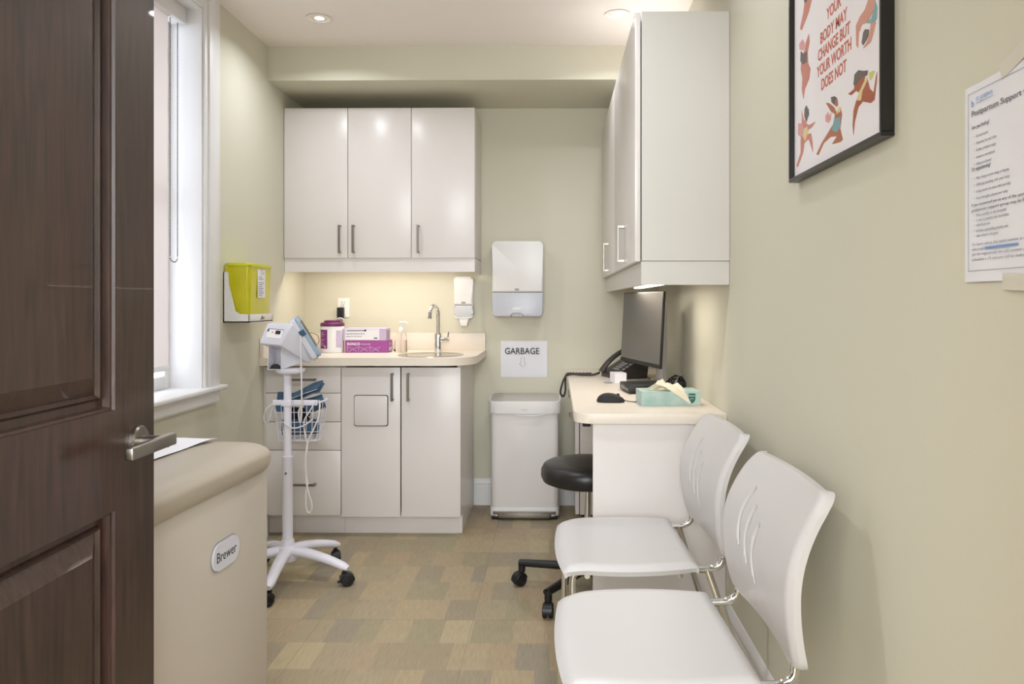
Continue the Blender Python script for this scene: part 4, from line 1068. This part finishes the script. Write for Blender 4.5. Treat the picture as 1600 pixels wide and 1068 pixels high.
# case: prism with side profile in (x,z) running along y
MZ = Matrix(((1, 0, 0, 0), (0, 0, 1, 0), (0, 1, 0, 0), (0, 0, 0, 1)))
verts_f = [(-.100, .118), (-.002, .108), (.042, .192), (-.080, .198)]
P8 = []
front = [(-.100, -.062, .112), (-.006, -.075, .104), (.032, -.035, .197), (-.078, -.022, .199)]
back = [(-.050, .06, .060), (.070, .05, .028), (.116, .075, .045), (.042, .07, .197), (-.050, .075, .202)]
t_ = BM()
# lower box: front face quad -> body running backwards-right
v = [(-.100, -.062, .112), (-.006, -.075, .104), (.034, -.037, .196), (-.078, -.024, .198), (-.030, .050, .062), (.088, .020, .018), (.110, .030, .060), (.000, .060, .190)]
add(t_, v, [(0, 1, 2, 3), (1, 5, 6, 2), (3, 2, 6, 7), (0, 3, 7, 4), (0, 4, 5, 1), (4, 7, 6, 5)])
bmesh.ops.triangulate(t_, faces=t_.faces[1:]); bmesh.ops.recalc_face_normals(t_, faces=t_.faces)
bmesh.ops.bevel(t_, geom=[e for e in t_.edges if len(e.link_faces) == 2 and e.calc_face_angle() > .5], offset=.006, segments=3, profile=.5, affect='EDGES')
merge(b, t_); mk('case', b, M['vplastic'], vm)
# display half: slab along the right slope
d0 = Vector((.030, -.030, .205)); d1 = Vector((.118, .012, .040)); ax = (d1-d0)
zx = ax.normalized(); yx = Vector((-.25, 1, 0)); yx = (yx-zx*yx.dot(zx)).normalized(); nx_ = yx.cross(zx).normalized()
if nx_.x < 0: nx_ = -nx_
DM_ = Matrix(((zx.x, yx.x, nx_.x, d0.x), (zx.y, yx.y, nx_.y, d0.y), (zx.z, yx.z, nx_.z, d0.z), (0, 0, 0, 1)))
b = BM(); prism(b, rrect(-.004, ax.length+.002, -.004, .125, .016), -.012, .010, .004, 2, mx=DM_); mk('display_frame', b, M['vplastic'], vm)
b = BM(); prism(b, rrect(.000, ax.length-.002, -.002, .121, .016), .010, .026, .006, 3, mx=DM_); fr = mk('display', b, M['vblue'], vm)
b = BM(); prism(b, rrect(.052, .078, -.010, .008, .004), -.002, .022, .003, 2, mx=DM_); mk('side_button', b, M['cuff'], vm)
b = BM(); prism(b, rrect(.02, .15, .02, .105, .006), .0258, .0268, mx=DM_); mk('screen', b, M['black'], vm)
# front details
fo = Vector(v[0]); fr_ = (Vector(v[1])-fo).normalized(); fu = (Vector(v[3])-fo); fu = (fu-fr_*fu.dot(fr_)).normalized()
FM = plane_mx(fo, fr_, fu)
b = BM(); prism(b, rrect(.024, .092, .030, .070, .005), 0, .0025, .001, 1, mx=FM); mk('door_panel', b, M['plastic'], vm)
b = BM(); box(b, .060, .082, .048, .064, .0005, .0035, mx=FM); box(b, .023, .029, .056, .068, .0005, .0035, mx=FM); box(b, .026, .093, .0685, .0705, .0005, .0030, mx=FM); mk('socket', b, M['black'], vm)
b = BM(); t2_ = BM(); cyl(t2_, (.047, .055, 0), (.047, .055, .0038), .003, 14); merge(b, t2_, mx=FM); mk('port', b, M['red'], vm)
# holder under the case: angled bracket with open front
b = BM()
def slabq(P_, n_, th):
    t = BM(); n_ = Vector(n_).normalized()*th; A = [Vector(p) for p in P_]; B = [p+n_ for p in A]; k = len(A)
    add(t, [*A, *B], [tuple(range(k)), tuple(range(2*k-1, k-1, -1))]+[(i, (i+1) % k, k+(i+1) % k, k+i) for i in range(k)]); bmesh.ops.recalc_face_normals(t, faces=t.faces); merge(b, t)
slabq([(-.066, -.045, .112), (-.070, -.045, .003), (-.060, .040, .003), (-.040, .040, .075)], (1, -.1, 0), .003)
slabq([(-.010, -.052, .108), (-.010, -.052, .001), (.068, .020, .030), (.076, .020, .040)], (-.3, 1, 0), .003)
slabq([(-.066, .0, .110), (-.008, -.02, .106), (-.008, -.0, .003), (-.066, .01, .003)], (0, 1, 0), .003)
slabq([(-.070, -.045, .0), (-.010, -.052, .0), (.060, .02, .0), (-.060, .04, .0)], (0, 0, 1), .003)
mk('holder', b, M['vplastic'], vm)
b = BM(); t3 = BM(); cyl(t3, (-.038, -.047, .004), (-.038, -.032, .004), .020, 20)
bmesh.ops.bisect_plane(t3, geom=t3.verts[:]+t3.edges[:]+t3.faces[:], plane_co=(0, 0, .0035), plane_no=(0, 0, 1), clear_inner=True); merge(b, t3); mk('knob', b, M['blackm'], vm)

# ================================================================== exam table
TR = math.radians(-3.7)
ex = thing('exam_table', 'beige exam table with a padded vinyl top below the window', 'exam table', (-.774-.30, 1.28, 0))
TM = Matrix.Translation((-.774, 2.0, 0)) @ Matrix.Rotation(TR, 4, 'Z')     # x: right, y: away; body spans x -.6..0, y -1.45..0
b = BM(); box(b, -.58, 0, -1.45, 0, .05, .742, .004, mx=TM); box(b, -.55, -.03, -1.42, -.04, .0, .05, mx=TM); mk('body', b, M['tablebody'], ex, world=True)
def cushion():
    b = BM(); nx, ny = 30, 44; hw, L_ = .315, 1.49; z0, z1 = .742, .826
    n = 40; prof = []
    rings = []
    r = .042
    for k in range(33):      # vertical profile: bottom -> bulge -> top
        q = -1+2*k/32
        prof.append((math.sqrt(max(0, 1-abs(q)**2.6)), q))
    def ringpts(ins, z):
        return [(x, y, z) for x, y in rrect(-.285-hw+ins*(.5 if z < (z0+z1)/2 else 1), -.285+hw-ins, -L_+.02+ins, .022-ins, max(.02, .085-ins), 10)]
    for pr, q in prof:
        ins = (1-pr)*(.040 if q < 0 else .125); zc = (z0+z1)/2+q*(z1-z0)/2
        rings.append([b.verts.new(p) for p in ringpts(ins, zc)])
    for A, B in zip(rings, rings[1:]):
        for k in range(len(A)): b.faces.new((A[k], A[(k+1) % len(A)], B[(k+1) % len(A)], B[k]))
    # softly crowned top
    last = rings[-1]
    for s_, dz in ((.14, .003), (.3, .0045), (.6, .005)):
        c = Vector((-.285, -.74, 0)); new = []
        for v_ in rings[-1] if False else last:
            p = v_.co.lerp(Vector((c.x, v_.co.y if False else c.y+(v_.co.y-c.y), v_.co.z)), 0)
            new.append(b.verts.new((c.x+(v_.co.x-c.x)*(1-s_), c.y+(v_.co.y-c.y)*(1-s_*.5), z1+dz)))
        rings.append(new)
    for A, B in zip(rings[-4:], rings[-3:]):
        for k in range(len(A)): b.faces.new((A[k], A[(k+1) % len(A)], B[(k+1) % len(A)], B[k]))
    b.faces.new(rings[0][::-1]); b.faces.new(rings[-1])
    b.transform(TM); return b
mk('cushion', cushion(), M['cushion'], ex, world=True, angle=50)
pm = TM @ Matrix.Translation((-.30, -.70, 0))
ppr = thing('exam_paper', 'white paper sheet pulled over the exam table cushion', 'paper', (-1.07, 1.3, .832))
def paperf(u, v):
    p = pm @ Vector((-.005+u*.185, v*.685-.02, .8335+.0008*math.sin(9*u+4*v)+.0006*math.sin(23*v)))
    if v > .97: p.z -= .004
    return p
mk('sheet', shell(paperf, 12, 40, .0005), M['paper'], ppr, world=True)
bd = BM(); BMx = TM @ plane_mx((0, -.30, .56), (0, 1, 0), (0, 0, 1))
E1 = TM @ plane_mx((.0003, 0, 0), (0, 1, 0), (0, 0, 1))
yb0, yb1 = -.291, -.167
prism(bd, rrect(yb0, yb1, .562, .626, .0319, 10), 0, .006, .0025, 3, mx=E1); bdo = mk('badge', bd, M['vplastic'], ex, world=True)
b = BM(); prism(b, rrect(yb0-.003, yb1+.003, .559, .629, .0345, 10), 0, .0015, mx=E1); mk('badge_rim', b, M['grey'], ex, world=True)
b = BM(); text(b, 'Brewer', .034, E1 @ Matrix.Translation((yb0+.016, .583, .0062)), width=.092, depth=.0003); mk('badge_lettering', b, M['ink'], ex, world=True)

# ================================================================== stool
st = thing('rolling_stool', 'round black vinyl stool on casters tucked under the desk', 'stool', (.132, 3.07, 0))
b = BM(); lathe(b, [(.0001, .452), (.16, .452), (.183, .462), (.192, .482), (.191, .508), (.180, .528), (.166, .535), (.10, .540), (.0001, .541)], 56); mk('seat', b, M['vinyl'], st)
b = BM(); cyl(b, (0, 0, .08), (0, 0, .26), .025, 24); cyl(b, (0, 0, .26), (0, 0, .43), .014, 20); lathe(b, [(.0001, .43), (.09, .44), (.09, .452), (.0001, .452)], 24)
for z in (.14, .17, .24): lathe(b, [(.0001, z), (.0275, z), (.0275, z+.006), (.0001, z+.006)], 24)
mk('column', b, M['chrome'], st)
b = BM(); ends = []
for k in range(5):
    a = math.radians(160+76*0+72*k+4); c, s = math.cos(a), math.sin(a); pts = []; rr = []
    for q in range(11):
        t = q/10; d = .015+t*.28; pts.append((c*d, s*d, .105-.012*t)); rr.append(.026-.007*t)
    tube(b, pts, rr, 12, flat=(.9, .75)); ends.append((c*.285, s*.285, a))
    cyl(b, (c*.285, s*.285, .06), (c*.285, s*.285, .10), .015, 14)
lathe(b, [(.0001, .075), (.04, .078), (.042, .12), (.03, .135), (.0001, .135)], 24)
mk('star_base', b, M['black'], st)
for k, (x, y, a) in enumerate(ends): caster(st, x, y, .027, .072, a+[.9, .5, -1.2, 2.0, .2][k])

# ================================================================== chairs
def chair(yc, label, base=None):
    t = thing('stacking_chair', label, 'chair', (.2, yc, 0), rz=.035, group='white plastic stacking chairs along the right wall')
    # seat: x -.2 (front) .. .20 (back); slightly dished, front edge rolled down
    def seat(u, v):
        k = .36; x = u*math.sqrt(1-v*v*k*.42*(1 if u < 0 else .35)); y = v*math.sqrt(1-(u*u)*k*(.75 if u < 0 else .62))
        X_ = -.002+x*.200; Y_ = y*.262
        z = .457+.010*(v*v)*(.6)-.006*(1-u*u)*(1-v*v)
        if u < -.55: z -= .016*((-u-.55)/.45)**2
        z -= .013*max(0, (abs(v)-.86)/.14, (abs(u)-.88)/.12)**1.6
        return (X_, Y_, z)
    mk('seat', shell(seat, 40, 44, .016), M['chair'], t, angle=50)
    prof = [(0, .255), (.1, .250), (.25, .238), (.45, .232), (.6, .240), (.75, .262), (.9, .300), (1, .328)]
    def px_(s):
        for (a, p), (c, q) in zip(prof, prof[1:]):
            if s <= c:
                f = (s-a)/(c-a); f = f*f*(3-2*f)*.5+f*.5; return p+(q-p)*f
        return prof[-1][1]
    def back(u, v):      # u: width, v: height
        s = .5+.5*math.sin(v*PI/2); w_ = .238+.016*math.sin(PI*min(1, s+.08))
        if s > .88: w_ -= .036*(1-math.sqrt(max(0, 1-((s-.88)/.12)**2)))
        if s < .08: w_ -= .03*(1-math.sqrt(max(0, 1-((.08-s)/.08)**2)))
        y = u*w_; zz_ = .474+.342*s
        x = .232+(.13*(.42-s)**2 if s < .42 else .25*(s-.42)**2)+.014*(1-u*u)
        if abs(u) > .93: x += .012*((abs(u)-.93)/.07)**1.5
        return (x, y, zz_)
    bo = mk('backrest', shell(lambda u, v: back(-u, v), 48, 40, .014, axis=(-1, 0, 0)), M['chair'], t, angle=50)
    cut = BM()
    for k in range(3):
        P_ = []
        for q in range(13):
            f = q/12; yy = .105-.052*k+.018*math.sin(PI*f)+.008*f; s = .70-.085*k-.34*f+.0
            s = .80-.10*k*.8-(.40)*f
            u = yy/.25; x, y, z = back(u, math.asin(2*s-1)*2/PI); P_.append((x-.0015, y, z))
        rr = [.0075*min(1, .35+min(q, 12-q)*.4) for q in range(13)]
        tube(cut, P_, rr, 8)
    co = mk('cutter', cut, M['groove'], t)
    dg = bpy.context.evaluated_depsgraph_get(); dg.update()
    boolean_cut(bo, co); W.pop(co, None)
    r = .010
    for side in (-1, 1):
        ys = side*.232
        b = BM(); tube(b, fillet([(-.165, side*.24, 0), (-.160, side*.205, .434), (.235, side*.205, .436), (.264, side*.205, .450), (.268, side*.200, .51)], .03, 6), r, 14); mk('side_frame', b, M['chrome'], t)
        b = BM(); tube(b, [(.222, side*.205, .436), (.30, side*.245, .20), (.362, side*.25, .0)], r, 14); mk('rear_leg', b, M['chrome'], t)
        b = BM(); lathe(b, [(.0001, 0), (.013, 0), (.013, .018), (.0001, .018)], 14, c=(-.165, side*.24, 0)); mk('foot_cap', b, M['black'], t)
    b = BM()
    for x in (-.12, .14): tube(b, [(x, -.235, .430), (x, .235, .430)], .008, 12)
    islands('cross_bar', b, M['chrome'], t)
    return t
chair(2.315, 'white plastic chair with chrome legs, farther one beside the desk')
chair(1.672, 'white plastic chair with chrome legs, nearer one close to the camera')

# ================================================================== framed poster on the right wall
PA, PZ, PW, PH = 1.852, 1.484, .525, .72       # far edge Y, bottom Z
po = thing('framed_poster', 'black framed poster of exercising figures on the right wall', 'poster', (XR, PA-PW/2, PZ))
PM = plane_mx((XR-.001, PA, PZ), (0, -1, 0), (0, 0, 1))     # x along the wall towards the camera, y up, z into the room
b = BM(); fw, ft = .009, .024
for (x0, x1, y0, y1) in ((0, PW, 0, fw), (0, PW, PH-fw, PH), (0, fw, fw, PH-fw), (PW-fw, PW, fw, PH-fw)):
    box(b, x0, x1, y0, y1, -.0, ft, .0012, 1, mx=PM)
mk('frame', b, M['frame'], po, world=True)
b = BM(); box(b, fw, PW-fw, fw, PH-fw, .004, .012, mx=PM); mk('print', b, M['poster'], po, world=True)
figs = [["tan",[[0.2827,0.1032],[0.3046,0.108],[0.3144,0.0907],[0.3046,0.0634],[0.3183,0.0381],[0.3046,0.0355],[0.2569,0.0414],[0.2847,0.0521],[0.2516,0.0583],[0.2106,0.0535],[0.1766,0.0341],[0.1626,0.0385],[0.1949,0.0568],[0.2357,0.0715],[0.2673,0.0834],[0.2745,0.1007],[0.2516,0.1122],[0.2216,0.139],[0.241,0.1331],[0.2704,0.1169]]],["dark",[[0.2516,0.143],[0.2745,0.1386],[0.2877,0.1305],[0.2827,0.1175],[0.2704,0.1215],[0.2548,0.1317]]],["tan",[[0.2776,0.1317],[0.2907,0.1267],[0.2927,0.1149],[0.2827,0.1137],[0.2745,0.1196]]],["teal",[[0.2704,0.0922],[0.3046,0.0876],[0.3046,0.0671],[0.2847,0.0604],[0.2569,0.0713]]],["yellow",[[0.2806,0.0991],[0.2977,0.1106],[0.3066,0.1075],[0.3046,0.0987]]],["pink",[[0.2194,0.1105],[0.2357,0.1162],[0.241,0.1052],[0.2537,0.1105],[0.2516,0.0956],[0.2389,0.091],[0.2216,0.0982]]],["brown",[[0.4085,0.1505],[0.4313,0.1366],[0.4196,0.1229],[0.3955,0.1124],[0.3868,0.1184],[0.3616,0.1165],[0.3459,0.1234],[0.3761,0.125],[0.3779,0.1457],[0.3912,0.1541]]],["dark",[[0.3779,0.1528],[0.3973,0.1553],[0.4179,0.1476],[0.4412,0.1411],[0.4379,0.1329],[0.4128,0.137],[0.3868,0.129],[0.3725,0.1338]]],["brown",[[0.4128,0.1249],[0.4379,0.1278],[0.4502,0.1039],[0.4662,0.0927],[0.4764,0.1197],[0.4818,0.1263],[0.4795,0.1088],[0.4701,0.0783],[0.4542,0.0766],[0.417,0.0892],[0.3973,0.084],[0.3797,0.0602],[0.3734,0.035],[0.3689,0.0557],[0.3734,0.0831],[0.3868,0.099],[0.4059,0.1165]]],["yellow",[[0.4196,0.1229],[0.4379,0.1312],[0.442,0.1249],[0.417,0.1099],[0.4094,0.093],[0.3885,0.0996],[0.3999,0.1112]]],["leaf",[[0.4461,0.1355],[0.4622,0.1339],[0.4717,0.131],[0.4622,0.1206],[0.4502,0.1191]]],["dark",[[0.0954,0.1666],[0.1118,0.1531],[0.1143,0.1408],[0.0954,0.1265],[0.0827,0.1444],[0.0839,0.1603]]],["rose",[[0.0631,0.163],[0.0762,0.1418],[0.0954,0.1244],[0.1143,0.1157],[0.1567,0.1138],[0.1339,0.1061],[0.1093,0.1064],[0.1043,0.097],[0.1291,0.0936],[0.1388,0.0728],[0.1412,0.0476],[0.1192,0.077],[0.1093,0.0854],[0.0827,0.0806],[0.0736,0.0611],[0.0337,0.0332],[0.0255,0.0378],[0.0565,0.0645],[0.0565,0.0904],[0.0631,0.1191],[0.0657,0.1443]]],["pink",[[0.0391,0.1378],[0.0631,0.1321],[0.0839,0.1143],[0.0762,0.099],[0.0565,0.1012],[0.0364,0.1122]]],["yellow",[[0.0827,0.1146],[0.1043,0.1159],[0.1093,0.1001],[0.0891,0.0835],[0.0736,0.0996]]],["rose",[[0.1143,0.3267],[0.1192,0.3083],[0.1043,0.2862],[0.1093,0.2594],[0.1242,0.2442],[0.1168,0.2236],[0.0865,0.2072],[0.0762,0.1866],[0.0657,0.2131],[0.0697,0.2377],[0.0578,0.2628],[0.0631,0.2869],[0.0827,0.2976],[0.0954,0.3145]]],["dark",[[0.0578,0.3059],[0.0762,0.2934],[0.1043,0.2904],[0.1018,0.266],[0.0762,0.2677],[0.0552,0.283]]],["pink",[[0.0472,0.3268],[0.071,0.3294],[0.0865,0.3133],[0.0762,0.3019],[0.0498,0.3129]]],["rose",[[0.0891,0.4184],[0.1339,0.4003],[0.1143,0.379],[0.0954,0.3694],[0.0631,0.3536],[0.0525,0.3618],[0.0762,0.3895]]],["dark",[[0.0827,0.421],[0.1081,0.4107],[0.0992,0.4059],[0.0839,0.4111]]],["pinktan",[[0.4461,0.2741],[0.474,0.2629],[0.4701,0.2445],[0.4379,0.2332],[0.4128,0.2374],[0.3999,0.2265],[0.3955,0.1993],[0.3885,0.2059],[0.3868,0.2453],[0.4059,0.2556],[0.4296,0.2603]]],["teal",[[0.474,0.2579],[0.4826,0.2429],[0.4795,0.2243],[0.4662,0.22],[0.4338,0.2331],[0.4582,0.2324],[0.4701,0.2445]]],["pinktan",[[0.4558,0.2239],[0.4764,0.2189],[0.4662,0.2027],[0.4542,0.1902],[0.4213,0.1895],[0.4379,0.1958],[0.4502,0.2051]]],["dark",[[0.4296,0.2226],[0.4461,0.216],[0.4445,0.2054],[0.4313,0.1998],[0.4196,0.196],[0.4145,0.2022],[0.4213,0.2188]]]]
b = BM(); used = []
for k, (cn, pl) in enumerate(figs):
    if cn not in used: used.append(cn)
    t = BM(); z = .0122+k*.00006; vs = [t.verts.new((max(fw, min(PW-fw, x)), y, z)) for x, y in pl]
    vd = [t.verts.new((v_.co.x, v_.co.y, .0119)) for v_ in vs]
    es = [t.edges.new((vs[i], vs[(i+1) % len(vs)])) for i in range(len(vs))]
    bmesh.ops.triangle_fill(t, use_beauty=True, edges=es)
    for i in range(len(vs)): t.faces.new((vs[i], vs[(i+1) % len(vs)], vd[(i+1) % len(vs)], vd[i]))
    bmesh.ops.subdivide_edges(t, edges=[], cuts=1)
    merge(b, t, used.index(cn), PM)
mk('figures', b, [M['pt_'+c] for c in used], po, world=True, smooth=False)
b = BM()
for s_, x0, x1, y in (('YOUR', .227, .309, .316), ('BODY MAY', .189, .341, .277), ('CHANGE BUT', .174, .356, .243), ('YOUR WORTH', .167, .362, .2085), ('DOES NOT', .195, .337, .173)):
    text(b, s_, .0345, PM @ Matrix.Translation((x0, y, .0124)), width=x1-x0, depth=.0002, bold=.0007)
mk('lettering', b, M['pt_text'], po, world=True)
b = BM(); add(b, [PM @ Vector(p) for p in ((fw, fw, .017), (PW-fw, fw, .017), (PW-fw, PH-fw, .017), (fw, PH-fw, .017))], [(0, 1, 2, 3)])
M['glaze'] = glaze()
mk('glass', b, M['glaze'], po, world=True)

# ================================================================== notice on the right wall
NT = 1.100
no = thing('notice_sheet', 'white printed notice about postpartum support taped to the right wall', 'notice', (XR, NT-.108, 1.22))
NM = plane_mx((XR-.0008, NT, 1.219), (0, -1, 0), (0, 0, 1))
b = BM(); g = [[b.verts.new(NM @ Vector((.216*i/12, .281*j/16, .0006+.0022*abs(math.sin(i*.5+j*.33))*(0 if i in (0,) else 1)))) for i in range(13)] for j in range(17)]
for j in range(16):
    for i in range(12): b.faces.new((g[j][i], g[j][i+1], g[j+1][i+1], g[j+1][i]))
mk('sheet', b, M['paper'], no, world=True)
N2 = NM @ Matrix.Translation((0, 0, .0034))
b = BM()
for (x0, x1, y0, y1) in ((.0135, .2025, .0155, .0161), (.0135, .2025, .2695, .2701), (.0135, .0141, .0155, .27), (.2019, .2025, .0155, .27)): box(b, x0, x1, y0, y1, 0, .0002, mx=N2)
def line(s_, x, y, size, wd=None, bb=None, bold=0): text(bb if bb is not None else b, s_, size, N2 @ Matrix.Translation((x, y, 0)), width=wd, depth=.0001, bold=bold)
line('Postpartum Support Group', .0225, .236, .0112, .155, bold=.00012)
line('Are you feeling?', .0225, .2175, .0075, .043, bold=.00005)
line('Or experiencing?', .0225, .158, .0075, .046, bold=.00005)
line('If you answered yes to any of the questions, the', .0225, .1075, .0058, .150)
line('postpartum support group may be for you', .0225, .100, .0058, .140)
mk('print', b, M['inkg'], no, world=True)
b = BM()
for s_, y, wd in (('Sad and tearful', .2045, .028), ("Exhausted, but can't sleep", .1945, .048), ('Restless, irritable or angry', .1845, .047), ('Anxious or overwhelmed', .1745, .044), ('Guilty and ashamed', .165, .036),
                  ('Major changes in your eating or sleeping', .145, .076), ('Difficulty bonding with your baby', .1355, .078), ('Feeling afraid to be alone with your baby', .126, .080), ('Scary thoughts about your baby', .1165, .074),
                  ('Meet weekly at the hospital', .0925, .070), ('Is open to patients who had babies', .0855, .076), ('within the past year', .0785, .034), ('Includes a grounding practice and', .0705, .074), ('topics relevant to the group', .0635, .052)):
    line('\u2022', .028, y, .006, None, b); line(s_, .034, y, .0056, wd, b)
for s_, y, wd in (('To learn when the next session is and', .0515, .130), ('code or email', .0445, .030), ('yet be registered, we will contact you to', .0375, .140), ('schedule a 15 minute call to make sure', .030, .138)):
    line(s_, .0225, y, .0056, wd, b)
mk('body_text', b, M['inkl'], no, world=True)
b = BM(); line("ST. JOSEPH'S", .033, .2560, .0075, .040, b); box(b, .033, .075, .2525, .2532, 0, .0002, mx=N2); line('b', .0215, .250, .014, .006, b); box(b, .055, .13, .0445, .048, 0, .0002, mx=N2); mk('blue_print', b, M['inkb'], no, world=True)
b = BM(); 
for (x, y, a) in ((.095, .268, .3), (.095, -.012, -.05)):
    prism(b, rrect(0, .06, 0, .022, .001), .0031, .0034, mx=NM @ Matrix.Translation((x, y, 0)) @ Matrix.Rotation(a, 4, 'Z'))
islands('tape', b, M['tape'], no, world=True)
